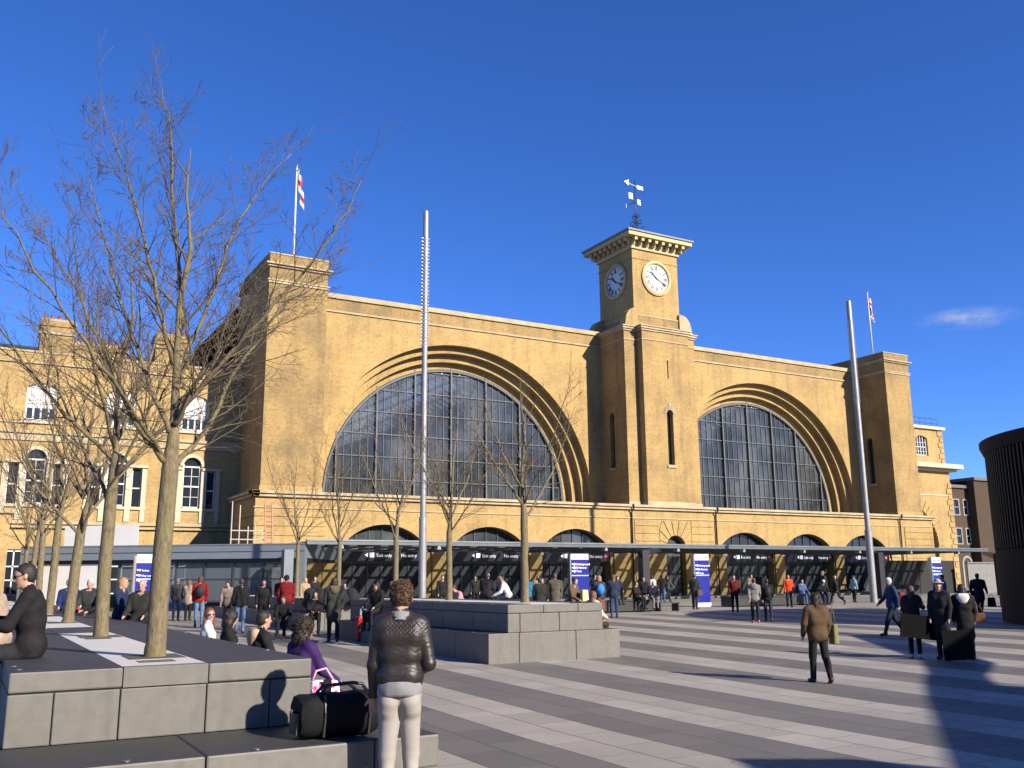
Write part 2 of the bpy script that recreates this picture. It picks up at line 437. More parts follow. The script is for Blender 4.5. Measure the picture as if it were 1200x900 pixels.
# ------------------------------------------------------------------ station
ST = thing('station_building', (46, 57.7, .4), 'large yellow brick railway station with two great arched windows and a central clock tower', 'station building')
YW, YB = 62.0, 57.7
RAD = [11.55, 11.05, 10.5, 10.05]; DEP = [0, .62, 1.24, 1.82]
arcs = [31.2, 61.6]
mw = MB()
def ring_open(cx, r, zb=7.3, zc=7.7, n=72):
    return [(cx-r, zb)] + [(cx + r*math.cos(math.pi*(1-i/n)), zc + r*math.sin(math.pi*(1-i/n))) for i in range(n+1)] + [(cx+r, zb)]
for cx, x0, x1 in ((arcs[0], 19.0, 43.95), (arcs[1], 50.05, 75.0)):
    r = RAD[0]
    xa = max(x0, cx - r); xb = min(x1, cx + r)
    pr = [p for p in ring_open(cx, r, 7.3) if xa <= p[0] <= xb]
    if pr[0][0] > xa + 1e-3:
        pr = [(xa, 7.7 + math.sqrt(max(0, r*r-(xa-cx)**2)))] + pr
    wall_front(mw, YW, x0, x1, 7.3, 21.55, [(7.3, pr)], DEP[1], 0)
    for i in range(1, 4):
        n = 72; ra, rb = RAD[i-1], RAD[i]; y = YW + DEP[i]; yn = YW + (DEP[i+1] if i < 3 else DEP[i] + .15)
        P = lambda r_, a: (cx + r_*math.cos(a), 7.7 + r_*math.sin(a))
        pts = [(P(ra, math.pi*(1-k/n)), P(rb, math.pi*(1-k/n))) for k in range(n+1)]
        pts = [((cx-ra, 7.3), (cx-rb, 7.3))] + pts + [((cx+ra, 7.3), (cx+rb, 7.3))]
        for (o1, i1), (o2, i2) in zip(pts[:-1], pts[1:]):
            mw.quad((i1[0], y, i1[1]), (i2[0], y, i2[1]), (o2[0], y, o2[1]), (o1[0], y, o1[1]))
            mw.quad((i1[0], yn, i1[1]), (i2[0], yn, i2[1]), (i2[0], y, i2[1]), (i1[0], y, i1[1]))
# roof, back and east side of the block
for a_, b_ in ((15.5, 20.4), (42.2, 50.6), (72.6, 77.6)): mw.quad((a_,YW+.4,21.5),(b_,YW+.4,21.5),(b_,110,21.5),(a_,110,21.5)); mw.quad((a_,64.1,.4),(a_,110,.4),(a_,110,21.5),(a_,64.1,21.5)); mw.quad((b_,64.1,.4),(b_,110,.4),(b_,110,21.5),(b_,64.1,21.5))
mw.quad((19,YW+.45,7.3),(19,YW+.45,7.31),(75,YW+.45,7.31),(75,YW+.45,7.3))
mw.quad((15.5,110,.4),(15.5,64,.4),(15.5,64,21.5),(15.5,110,21.5))
mw.quad((77.6,61,.4),(77.6,110,.4),(77.6,110,21.5),(77.6,61,21.5))
mw.quad((77.6,110,.4),(15.5,110,.4),(15.5,110,21.5),(77.6,110,21.5))
mw.build('main_wall', BR, ST)
# parapet band with mouldings
pb = MB()
for x0, x1 in ((19.2, 43.95), (50.05, 74.4)):
    pb.box(x0, x1, YW-.10, YW+.5, 20.55, 20.68, 1); pb.box(x0, x1, YW-.03, YW+.45, 20.68, 21.55, 0)
    pb.box(x0, x1, YW-.16, YW+.6, 21.55, 21.68, 1); pb.box(x0, x1, YW-.08, YW+.5, 21.68, 21.92, 1)
pb.build('parapet', [BRD, STONE], ST)
# arch windows
FR = mat('window_frame_grey', (.10,.11,.12), .6)
for cx in arcs:
    z0, yg = 7.3, YW + 2.0
    gl = MB(); rr_ = random.Random(int(cx))
    px_, pz_ = .605, 1.66
    nx = 34
    for i in range(nx):
        for j in range(6):
            xa = cx - nx/2*px_ + i*px_; za = z0 + .1 + j*pz_ if j < 6 else 0
            tilt = [rr_.uniform(-.009, .009) for _ in range(4)]; zt = za + pz_
            gl.quad((xa, yg+tilt[0], za), (xa+px_, yg+tilt[1], za), (xa+px_, yg+tilt[2], zt), (xa, yg+tilt[3], zt), 0)
    gl.quad((cx-8, yg+.02, z0+.1+6*pz_), (cx+8, yg+.02, z0+.1+6*pz_), (cx+8, yg+.02, 18.2), (cx-8, yg+.02, 18.2), 1)
    wn = MB()   # frame is the part, the panes its sub-part
    def zmax(x, r=10.2): return 7.7 + math.sqrt(max(0, r*r - (x-cx)**2))
    for i in range(nx+1):
        x = cx - nx/2*px_ + i*px_
        if abs(x-cx) > 10.15: continue
        wn.box(x-.022, x+.022, yg-.07, yg+.02, z0, min(zmax(x), z0+.1+6*pz_))
    for k in (-3, -2, -1, 0, 1, 2, 3):
        x = cx + k*3.02
        wn.box(x-.06, x+.06, yg-.22, yg-.05, z0, zmax(x))
    for j in range(0, 7):
        z = z0 + .1 + j*pz_; hw = math.sqrt(max(.1, 10.2**2 - max(0, z-7.7)**2))
        wn.box(cx-hw, cx+hw, yg-.10, yg-.01, z-.035, z+.035)
    for k in range(-7, 8):
        x = cx + k*1.51 + .75
        if abs(x-cx) < 4.2: wn.box(x-.06, x+.06, yg-.09, yg-.03, z0+.1+6*pz_, zmax(x), 1)
    wf = wn.build('arch_window', [FR, WHITE], ST)
    # grey metal rim following the arch
    rm = MB(); n = 90
    pin = [(cx + 9.92*math.cos(math.pi*(1-k/n)), yg-.12, 7.7 + 9.92*math.sin(math.pi*(1-k/n))) for k in range(n+1)]
    rm.tube([(cx-9.92, yg-.12, 7.3)] + pin + [(cx+9.92, yg-.12, 7.3)], .13, 6)
    rm.build('rim', FR, wf, world=True)
    gl.build('glass', [AGLASS, GLASS], wf)
    # the shed behind: barrel roof of ribs and purlins, glazed crown, solid haunches
    sh = MB(); rv = 10.9
    def V(a, y): return (cx + rv*math.cos(a), y, 7.7 + rv*math.sin(a))
    for k in range(0, 8):
        for (b0, b1) in ((math.pi*k/24, math.pi*(k+1)/24), (math.pi - math.pi*(k+1)/24, math.pi - math.pi*k/24)): sh.quad(V(b0, 64.4), V(b0, 110), V(b1, 110), V(b1, 64.4))
    for k in range(8, 17):
        a = math.pi*k/24; c_ = V(a, 64.4); sh.tube([c_, V(a, 110)], .16, 4)
    y = 65.0
    while y < 110: sh.tube([V(math.pi*k/24, y) for k in range(6, 19)], .14 if int(y*2) % 4 else .22, 4); y += 1.15
    sh.quad((cx-11, 109.9, 5), (cx+11, 109.9, 5), (cx+11, 109.9, 19), (cx-11, 109.9, 19))
    sh.quad((cx-11, 64.4, 6.9), (cx+11, 64.4, 6.9), (cx+11, 110, 6.9), (cx-11, 110, 6.9))
    # lattice truss across the top lights
    for k in range(10):
        xa = cx - 4.5 + k*.9; sh.tube([(xa, 64.6, 17.0 - .05*(xa-cx)**2), (xa+.9, 64.6, 17.9 - .05*(xa-cx)**2)], .05, 4); sh.tube([(xa, 64.6, 17.9 - .05*(xa-cx)**2), (xa+.9, 64.6, 17.0 - .05*(xa-cx)**2)], .05, 4)
    sh.build('shed_roof', mat('shed_grey', (.10,.11,.12), .7), wf)
# base storey with its arcade
CEN = [23.5, 31.2, 38.35, 54.75, 61.85, 68.9]; HW = 2.95
ba = MB()
ops = [(.56, [(c-HW, 4.03)] + arc(c, HW, 4.03, 1.42)[1:-1] + [(c+HW, 4.03)]) for c in CEN]
ops.append((.56, arc(47.5, .95, 4.15, .95, 20)))
wall_front(ba, YB, 15.0, 78.2, .56, 7.15, ops, .9)
s_ = MB(); wall_front(s_, 0, 0, 6.3, .4, 7.15, [], .1); side_map(s_, 15.0, 64.0, ba)
ba.quad((78.2,57.7,.4),(78.2,62,.4),(78.2,62,7.15),(78.2,57.7,7.15))
ba.quad((15,57.7,7.16),(78.2,57.7,7.16),(78.2,62.3,7.3),(15,62.3,7.3))
ba.build('base_storey', BR, ST)
# string and ledge
lg = MB()
lg.box(14.7, 78.5, YB-.34, YB+.6, 7.17, 7.36); lg.box(14.82, 78.4, YB-.2, YB+.3, 6.98, 7.17); lg.box(14.9, 78.3, YB-.07, YB+.2, 6.30, 6.40)
lg.box(14.7, 15.2, 57.36, 63.95, 7.17, 7.36); lg.box(14.82, 15.2, 57.5, 63.95, 6.98, 7.17)
lg.build('ledge', STONE, ST, bevel=.03)
# rusticated courses: under the two piers, under the tower
ru = MB()
def courses(xa, xb, y, zs, m=0, d=.055, holes=()):
    for k in range(len(zs)-1):
        z0, z1 = zs[k]+.03, zs[k+1]-.03
        segs = [(xa, xb)]
        for (ha, hb, hz) in holes:
            ns = []
            for (p, q) in segs:
                if z0 < hz and hb > p and ha < q:
                    if ha > p: ns.append((p, ha))
                    if hb < q: ns.append((hb, q))
                else: ns.append((p, q))
            segs = ns
        for p, q in segs: ru.box(p, q, y-d, y+.02, z0, z1, m)
zs = [.56 + i*.58 for i in range(10)] + [6.28]
courses(74.2, 78.15, YB, zs); ru.build('rusticated_stonework', BR, ST); ru = MB(); courses(14.95, 19.4, YB, zs)
# courses of the west flank of the base
for k in range(len(zs)-1): ru.box(14.945, 15.02, 57.75, 63.9, zs[k]+.03, zs[k+1]-.03)
ru.build('rusticated_stonework', BR, ST); ru = MB(); courses(43.6, 45.9, YB, zs); ru.build('rusticated_stonework', BR, ST); ru = MB(); courses(49.1, 51.4, YB, zs); ru.build('rusticated_stonework', BR, ST); ru = MB()
# radial voussoirs round the tower door
for k in range(9):
    a0 = math.pi*(k/9) + .025; a1 = math.pi*((k+1)/9) - .025
    r0 = .97
    def outp(a):
        c_, s__ = math.cos(a), math.sin(a)
        t_ = min(1.55/abs(c_) if abs(c_) > 1e-3 else 9, 2.05/max(s__, 1e-3)); return (47.5 + t_*c_, 4.15 + t_*s__)
    p = [(47.5 + r0*math.cos(a0), 4.15 + r0*math.sin(a0)), outp(a0), outp(a1), (47.5 + r0*math.cos(a1), 4.15 + r0*math.sin(a1))]
    ru.prism(p, 'y', YB-.06, YB+.02)
ru.build('door_voussoirs', BR, ST, recalc=True)
# pilaster strips between the arcade openings
for x in (19.85, 27.35, 34.8, 42.1, 51.95, 58.3, 65.4, 72.6):
    pi_ = MB(); pi_.box(x-.52, x+.52, YB-.12, YB+.02, .56, 3.55); pi_.box(x-.60, x+.60, YB-.18, YB+.03, 3.55, 3.78, 1); pi_.build('pilaster', [BR, STONE], ST)
# rainwater pipes
for x in (43.3, 51.6, 73.55):
    m_ = MB(); m_.tube([(x, YB-.42, 7.4), (x, YB-.42, 7.1), (x, YB-.12, 6.8), (x, YB-.12, .6)], .06, 8); m_.build('drainpipe', BLACK, ST, smooth=True)
# entrances: dark halls, lunette glass, purple fascia with white lettering, glazed doors
def text_part(txt, size, loc, parent, m, name='lettering', align='LEFT', rot=(math.pi/2, 0, 0), ex=.004):
    cu_ = bpy.data.curves.new(name, 'FONT'); cu_.body = txt; cu_.size = size; cu_.align_x = align; cu_.extrude = ex; cu_.resolution_u = 2
    to = bpy.data.objects.new('tmp_text', cu_); COL.objects.link(to)
    dg = bpy.context.evaluated_depsgraph_get(); me = bpy.data.meshes.new_from_object(to.evaluated_get(dg))
    bpy.data.objects.remove(to); bpy.data.curves.remove(cu_)
    ob = bpy.data.objects.new(name, me); me.materials.clear(); me.materials.append(m); COL.objects.link(ob)
    off = Vector((0, 0, 0)); o = parent
    while o is not None: off += o.location; o = o.parent
    ob.parent = parent; ob.location = Vector(loc) - off; ob.rotation_euler = rot
    return ob
LIT = NT('lit_lettering'); LIT.b.inputs['Base Color'].default_value = (.8,.8,.8,1); LIT.b.inputs['Emission Color'].default_value = (1,1,1,1); LIT.b.inputs['Emission Strength'].default_value = .35; LIT = LIT.mat
LAMP = NT('hall_lamp'); LAMP.b.inputs['Emission Color'].default_value = (.8,1,.85,1); LAMP.b.inputs['Emission Strength'].default_value = 1.2; LAMP = LAMP.mat
RED = mat('red_sign', (.6,.02,.03), .4)
WARM = mat('inner_brick', (.30,.20,.09), .9, var=.3)
for c in CEN:
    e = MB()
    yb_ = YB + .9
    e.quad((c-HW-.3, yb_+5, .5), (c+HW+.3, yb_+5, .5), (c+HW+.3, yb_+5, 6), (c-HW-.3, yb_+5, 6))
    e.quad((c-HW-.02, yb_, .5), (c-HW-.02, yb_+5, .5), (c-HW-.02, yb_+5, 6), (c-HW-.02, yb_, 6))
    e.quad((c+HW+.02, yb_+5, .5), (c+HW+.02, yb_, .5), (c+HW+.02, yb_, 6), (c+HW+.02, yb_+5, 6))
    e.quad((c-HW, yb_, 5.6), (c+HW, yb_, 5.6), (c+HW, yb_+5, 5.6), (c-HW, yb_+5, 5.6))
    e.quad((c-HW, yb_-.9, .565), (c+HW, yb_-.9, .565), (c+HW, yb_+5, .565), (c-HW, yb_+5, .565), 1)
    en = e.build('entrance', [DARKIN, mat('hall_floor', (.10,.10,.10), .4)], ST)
    gg = MB(); gg.quad((c-HW, yb_-.25, 3.95), (c+HW, yb_-.25, 3.95), (c+HW, yb_-.25, 5.5), (c-HW, yb_-.25, 5.5)); gg.build('lunette_glass', AGLASS if c < 45 else GLASS, en)
    fr = MB()
    for k in range(-3, 4): fr.box(c+k*.9-.03, c+k*.9+.03, yb_-.33, yb_-.24, 3.95, 5.5)
    fr.box(c-HW, c+HW, yb_-.34, yb_-.24, 3.92, 4.02)
    for k in (-1.9, -.95, 0, .95, 1.9): fr.box(c+k-.04, c+k+.04, yb_-.3, yb_-.2, .57, 3.05)
    fr.box(c-HW, c+HW, yb_-.32, yb_-.2, 3.0, 3.1)
    fr.build('door_frame', GREYD, en)
    lp = MB(); 
    for k in range(3): lp.box(c-2.0+k*1.9, c-1.2+k*1.9, yb_+1.6+k*.9, yb_+1.75+k*.9, 3.35, 3.43)
    lp.build('ceiling_lamp', LAMP, en)
    po = MB(); po.box(c+.6, c+1.5, yb_+4.8, yb_+4.9, 1.1, 2.4); po.build('poster', mat('poster_%d' % (int(c) % 3), ((.35,.30,.12), (.10,.22,.35), (.38,.12,.08))[int(c) % 3], .5), en)
    po = MB(); po.box(c-2.2, c-1.0, yb_+4.8, yb_+4.9, 1.0, 2.2); po.build('ticket_window', mat('counter_cream', (.35,.30,.22), .5), en)
    dg_ = MB(); dg_.quad((c-HW, yb_-.22, .6), (c+HW, yb_-.22, .6), (c+HW, yb_-.22, 3.0), (c-HW, yb_-.22, 3.0)); dg_.build('door_glass', SCREEN, en)
    f = MB(); f.box(c-HW, c+HW, YB+.08, YB+.3, 3.12, 3.85); f.build('fascia', NAVY, en)
    text_part('Exit only', .30, (c-.55, YB+.075, 3.38), en, LIT); text_part('No entry', .30, (c+1.15, YB+.075, 3.38), en, LIT)
    s2 = MB(); s2.box(c-1.02, c-.72, YB+.05, YB+.08, 3.35, 3.65); s2.prism([(c-1.35, 3.5), (c-1.15, 3.37), (c-1.15, 3.63)], 'y', YB+.05, YB+.08); s2.build('arrow_sign', LIT, en, recalc=True)
    s3 = MB(); s3.tube([(c+2.55, YB+.08, 3.5), (c+2.55, YB+.05, 3.5)], .14, 20); s3.build('no_entry_disc', RED, en)
    s4 = MB(); s4.box(c+2.46, c+2.64, YB+.035, YB+.052, 3.475, 3.525); s4.build('disc_bar', WHITE, en)
# ticket hall lamps that show in the first hall
dr = MB(); dr.box(46.55, 48.45, YB+.5, YB+.6, .56, 5.1); td = dr.build('tower_door', mat('dark_timber_door', (.03,.028,.03), .5), ST)
d2 = MB()
for k in range(4): d2.box(46.62+k*.46, 46.98+k*.46, YB+.47, YB+.5, .8, 2.2); d2.box(46.62+k*.46, 46.98+k*.46, YB+.47, YB+.5, 2.4, 3.9)
d2.build('door_panels', GREYD, td)

# ------------------------------------------------------------------ piers
def slit_profile(cx, hw, z0, z1): return (z0, [(cx-hw, z1-hw)] + arc(cx, hw, z1-hw, hw, 10)[1:-1] + [(cx+hw, z1-hw)])
for xa, xb in ((15.4, 19.3), (74.3, 77.75)):
    p = MB(); yf = 58.3
    sp_ = slit_profile((xa+xb)/2 if False else -60.75, .32, 10.5, 14.8)
    wall_front(p, yf, xa, xb, 7.3, 22.1, [], .1)
    s_ = MB(); wall_front(s_, 0, -66, -58.3, 7.3, 22.1, [slit_profile(-60.75, .32, 10.5, 14.9)] if xa > 50 else [], .45); side_map(s_, xa, 0, p)
    p.quad((xb, yf, 7.3), (xb, 66, 7.3), (xb, 66, 22.1), (xb, yf, 22.1)); p.quad((xb, 66, 7.3), (xa, 66, 7.3), (xa, 66, 22.1), (xb, 66, 22.1))
    pr_ = p.build('pier', BRD, ST)
    q = MB()
    for zz0, zz1, pj in ((20.85, 21.0, .08), (21.0, 21.1, .14), (21.95, 22.08, .14), (22.08, 22.2, .28)):
        q.box(xa-pj, xb+pj, yf-pj, 66+pj, zz0, zz1)
    q.box(xa-.02, xb+.02, yf-.02, 66, 22.2, 22.82, 1); q.box(xa-.07, xb+.07, yf-.07, 66.1, 22.82, 22.92)
    q.build('cornice', [STONE, BRD], pr_, bevel=.02)
    if xa > 50:
        q = MB(); q.box(xa+.3, xa+.45, 60.3, 61.2, 10.4, 15); q.build('slit_window', GLASS, pr_)
        q = MB(); q.box(xa-.08, xa+.1, 60.2, 61.3, 10.3, 10.5); q.build('sill', STONE, pr_)
    q = MB(); q.box(xa-.06, xb+.06, yf-.06, 66, 7.36, 7.75); q.build('plinth', BR, pr_)

# ------------------------------------------------------------------ clock tower
tw = MB(); YT, YM = 58.6, 57.9
tz = 21.3
m1 = MB(); wall_front(m1, YT, 43.9, 51.1, 7.3, tz, [], .1)
s_ = MB(); wall_front(s_, 0, -66, -YT, 7.3, tz, [slit_profile(-60.55, .30, 10.45, 14.9)], .5); side_map(s_, 43.9, 0, m1)
m1.quad((51.1, YT, 7.3), (51.1, 66, 7.3), (51.1, 66, tz), (51.1, YT, tz)); m1.quad((51.1,66,7.3),(43.9,66,7.3),(43.9,66,tz),(51.1,66,tz)); m1.quad((43.9,YT,tz),(51.1,YT,tz),(51.1,66,tz),(43.9,66,tz))
wall_front(m1, YM, 45.15, 49.85, 7.3, 16.5, [slit_profile(47.65, .31, 10.6, 15.0)], .5)
wall_front(m1, YM, 45.15, 49.85, 16.5, tz, [(17.55, [(47.58, 19.05), (47.70, 19.05)])], .5)
m1.quad((45.15, YT, 7.3), (45.15, YM, 7.3), (45.15, YM, tz), (45.15, YT, tz)); m1.quad((49.85, YM, 7.3), (49.85, YT, 7.3), (49.85, YT, tz), (49.85, YM, tz))
TW = m1.build('clock_tower', brick_mat('tower_brick', (.49,.315,.118), (.39,.245,.09), (.41,.32,.16), .5), ST)
t = MB()
for z0, z1, pj in ((20.55, 20.66, .06), (21.3, 21.45, .10), (21.45, 21.62, .2), (21.62, 21.72, .28)):
    t.box(43.9-pj, 51.1+pj, YT-pj, 66+pj, z0, z1); t.box(45.15-pj, 49.85+pj, YM-pj, YT+.1, z0+.002, z1+.002)
t.box(43.84, 51.16, YT-.06, 66, 7.36, 7.7); t.box(45.09, 49.91, YM-.06, YT, 7.36, 7.7)
t.build('tower_cornice', STONE, TW, bevel=.02)
t = MB(); t.box(47.2, 48.1, YM-.1, YM+.1, 10.38, 10.6); t.box(43.8, 44.0, 60.1, 61.0, 10.25, 10.45)
t.build('sills', STONE, TW)
t = MB(); t.box(47.3, 48.0, YM+.4, YM+.55, 10.5, 15.1); t.box(47.5, 47.8, YM+.4, YM+.5, 17.5, 19.1); t.box(44.25, 44.4, 60.2, 60.9, 10.4, 15); t.build('slit_windows', GLASS, TW)
t = MB()   # brick hood over the slit
for k in range(7):
    a0 = math.pi*k/7+.04; a1 = math.pi*(k+1)/7-.04; ro = .62 + (.25 if k == 3 else 0)
    t.prism([(47.65+.33*math.cos(a0), 14.69+.33*math.sin(a0)), (47.65+ro*math.cos(a0), 14.69+ro*math.sin(a0)), (47.65+ro*math.cos(a1), 14.69+ro*math.sin(a1)), (47.65+.33*math.cos(a1), 14.69+.33*math.sin(a1))], 'y', YM-.05, YM+.02)
t.build('brick_hood', STONED, TW, recalc=True)
# corner scrolls
def ear(flip, ya, yb):
    pts = [(0, 0)]
    for k in range(9):
        a = math.pi/2*k/8; pts.append((.15 + .95*math.sin(a) if False else 1.15 - 1.05*math.cos(a), .35 + 1.25*math.sin(a)))
    pts += [(1.35, 1.6), (1.35, 0)]
    if flip: poly = [(51.0 - p[0], 21.72 + p[1]) for p in pts]
    else: poly = [(44.0 + p[0], 21.72 + p[1]) for p in pts]
    t = MB(); t.prism(poly, 'y', ya, yb); t.build('corner_scroll', BR if not flip else STONE, TW, recalc=True)
for fl in (False, True): ear(fl, 58.55, 59.35); ear(fl, 63.0, 63.8)
# clock stage
cx0, cx1, cy0, cy1 = 45.15, 49.85, 58.8, 63.5
t = MB(); t.box(cx0, cx1, cy0, cy1, 21.5, 28.45, 0); t.box(cx0-.1, cx1+.1, cy0-.1, cy1+.1, 21.6, 22.75, 1); t.box(cx0-.14, cx1+.14, cy0-.14, cy1+.14, 22.75, 22.85, 2)
t.box(cx0-.05, cx1+.05, cy0-.05, cy1+.05, 27.62, 27.72, 0)
t.build('clock_stage', [BR, BRD, STONE], TW)
t = MB(); t.box(cx0-.15, cx1+.15, cy0-.15, cy1+.15, 28.45, 28.75)
n_b = 8
for k in range(n_b):
    x = cx0 - .45 + (cx1-cx0+.9)*(k+.5)/n_b
    for y0_, y1_ in ((cy0-.8, cy0), (cy1, cy1+.8)): t.box(x-.14, x+.14, y0_, y1_, 28.95, 29.25); 
    y = cy0 - .45 + (cy1-cy0+.9)*(k+.5)/n_b
    for x0_, x1_ in ((cx0-.8, cx0), (cx1, cx1+.8)): t.box(x0_, x1_, y-.14, y+.14, 28.95, 29.25)
    for y0_, y1_ in ((cy0-.45, cy0), (cy1, cy1+.45)): t.box(x-.139, x+.139, y0_, y1_, 28.76, 28.95)
    for x0_, x1_ in ((cx0-.45, cx0), (cx1, cx1+.45)): t.box(x0_, x1_, y-.139, y+.139, 28.76, 28.95)
t.box(cx0-.2, cx1+.2, cy0-.2, cy1+.2, 28.75, 29.25); t.box(cx0-.95, cx1+.95, cy0-.95, cy1+.95, 29.25, 29.6)
t.build('bracket_cornice', CREAMR, TW, bevel=.015)
t = MB(); t.box(cx0-1.06, cx1+1.06, cy0-1.06, cy1+1.06, 29.6, 29.74)
mx_, my_ = (cx0+cx1)/2, (cy0+cy1)/2
a_ = [(cx0-1.06, cy0-1.06, 29.745), (cx1+1.06, cy0-1.06, 29.745), (cx1+1.06, cy1+1.06, 29.745), (cx0-1.06, cy1+1.06, 29.745), (mx_, my_, 30.75)]
t.add(a_, [(0, 1, 4), (1, 2, 4), (2, 3, 4), (3, 0, 4)]); t.build('roof', LEAD, TW)
# clock faces
def roman(k): return ['XII','I','II','III','IIII','V','VI','VII','VIII','IX','X','XI'][k]
def clock(to_world, parent):
    def disc(r0, r1, d, z): pass
    ring = MB(); n = 64
    for k in range(n):
        a0, a1 = 2*math.pi*k/n, 2*math.pi*(k+1)/n
        def P(r, a, d): return to_world(r*math.sin(a), r*math.cos(a), d)
        prof = [(1.50, 0), (1.50, -.12), (1.30, -.20), (1.22, -.14), (1.20, -.05)]
        for (ra, da), (rb, db) in zip(prof[:-1], prof[1:]): ring.quad(P(ra, a0, da), P(ra, a1, da), P(rb, a1, db), P(rb, a0, db))
    cf = ring.build('clock_face', CREAMR, parent, recalc=True)
    dl = MB(); vs = [to_world(1.21*math.sin(2*math.pi*k/n), 1.21*math.cos(2*math.pi*k/n), -.05) for k in range(n)]
    dl.add(vs, [tuple(range(n))]); dl.build('dial', DIAL, cf, recalc=True)
    nm = MB()
    def stroke(p, q, w):
        dx, dy = q[0]-p[0], q[1]-p[1]; l = math.hypot(dx, dy); nx_, ny_ = -dy/l*w/2, dx/l*w/2
        c_ = [(p[0]+nx_, p[1]+ny_), (p[0]-nx_, p[1]-ny_), (q[0]-nx_, q[1]-ny_), (q[0]+nx_, q[1]+ny_)]
        nm.add([to_world(x, y, -.062) for x, y in c_] + [to_world(x, y, -.051) for x, y in c_], [(0,1,2,3),(4,5,1,0),(5,6,2,1),(6,7,3,2),(7,4,0,3)])
    for h in range(12):
        a = 2*math.pi*h/12; s = roman(h); adv = {'I': .088, 'V': .15, 'X': .16}
        wtot = sum(adv[c] for c in s); x = -wtot/2; ri, ro = .72, 1.11
        def T(px, pr):
            return (pr*math.sin(a) + px*math.cos(a), pr*math.cos(a) - px*math.sin(a))
        for c in s:
            w_ = adv[c]; xm = x + w_/2
            if c == 'I': stroke(T(xm, ri), T(xm, ro), .062)
            elif c == 'V': stroke(T(x+.01, ro), T(xm, ri), .065); stroke(T(x+w_-.01, ro), T(xm, ri), .025)
            else: stroke(T(x+.01, ro), T(x+w_-.01, ri), .065); stroke(T(x+.01, ri), T(x+w_-.01, ro), .025)
            x += w_
    for k in range(60):
        a = 2*math.pi*k/60; stroke((1.14*math.sin(a), 1.14*math.cos(a)), (1.18*math.sin(a), 1.18*math.cos(a)), .015)
    nm.build('numerals', BLACK, cf, recalc=True)
    hd = MB()
    def hand(ang, prof):
        a = R(ang); pts = [(px*math.cos(a) + pr*math.sin(a), pr*math.cos(a) - px*math.sin(a)) for px, pr in prof]
        nn = len(pts); hd.add([to_world(x, y, -.10) for x, y in pts] + [to_world(x, y, -.08) for x, y in pts],
            [tuple(range(nn)), tuple(range(2*nn-1, nn-1, -1))] + [((i+1)%nn, i, nn+i, nn+(i+1)%nn) for i in range(nn)])
    hand(312, [(-.05,-.2),(-.05,.35),(-.13,.5),(0,.82),(.13,.5),(.05,.35),(.05,-.2)])
    hand(118, [(-.035,-.3),(-.03,.6),(-.08,.82),(0,1.08),(.08,.82),(.03,.6),(.035,-.3)])
    hd.build('hands', BLACK, cf, recalc=True)
zc_ = 26.2
clock(lambda x, z, d: (47.55 + x, cy0 - .01 + d, zc_ + z), TW)
clock(lambda x, z, d: (cx0 - .01 + d, 61.1 - x, zc_ + z), TW)
# weather vane
t = MB(); vx, vy = 47.5, 61.1
t.tube([(vx, vy, 30.5), (vx, vy, 35.9)], [.05, .03], 8)
for ang in (0, 90, 180, 270):
    ca, sa = math.cos(R(ang+25)), math.sin(R(ang+25))
    for (r0, z0, s) in ((.55, 31.2, .42), (.38, 31.95, .3), (.25, 32.5, .2)):
        pts = []
        for k in range(15):
            th = k/14*math.pi*2.2; rr = s*(1-k/20)
            pts.append((vx + ca*(r0 + rr*math.cos(th+2.2)), vy + sa*(r0 + rr*math.cos(th+2.2)), z0 + rr*math.sin(th+2.2)))
        t.tube(pts, .03, 5)
    t.tube([(vx, vy, 33.7), (vx + ca*.75, vy + sa*.75, 33.75)], .025, 5)
WV = t.build('weather_vane', BLACK, TW, smooth=True)
t = MB()
def plate(c, w_, h_, ang):
    ca, sa = math.cos(R(ang)), math.sin(R(ang)); x, y, z = c
    ex, ey = ca*w_/2, sa*w_/2; nx_, ny_ = -sa*.02, ca*.02
    t.add([(x-ex-nx_, y-ey-ny_, z-h_/2), (x+ex-nx_, y+ey-ny_, z-h_/2), (x+ex-nx_, y+ey-ny_, z+h_/2), (x-ex-nx_, y-ey-ny_, z+h_/2),
           (x-ex+nx_, y-ey+ny_, z-h_/2), (x+ex+nx_, y+ey+ny_, z-h_/2), (x+ex+nx_, y+ey+ny_, z+h_/2), (x-ex+nx_, y-ey+ny_, z+h_/2)],
          [(0,1,2,3),(7,6,5,4),(0,4,5,1),(1,5,6,2),(2,6,7,3),(3,7,4,0)])
plate((46.75, 60.75, 34.1), .5, .55, 10); plate((48.2, 61.5, 34.05), .42, .5, 10); plate((47.1, 61.9, 33.6), .35, .4, 60); 
t.tube([(46.5, 61.1, 35.45), (48.3, 61.1, 35.2)], .03, 5); plate((48.05, 61.1, 35.22), .7, .34, 5)
t.prism([(46.35, 35.5), (46.85, 35.2), (46.85, 35.75)], 'y', 61.08, 61.12)
t.build('vane_plates', mat('bright_gilt', (.85,.83,.72), .3), WV, recalc=True)

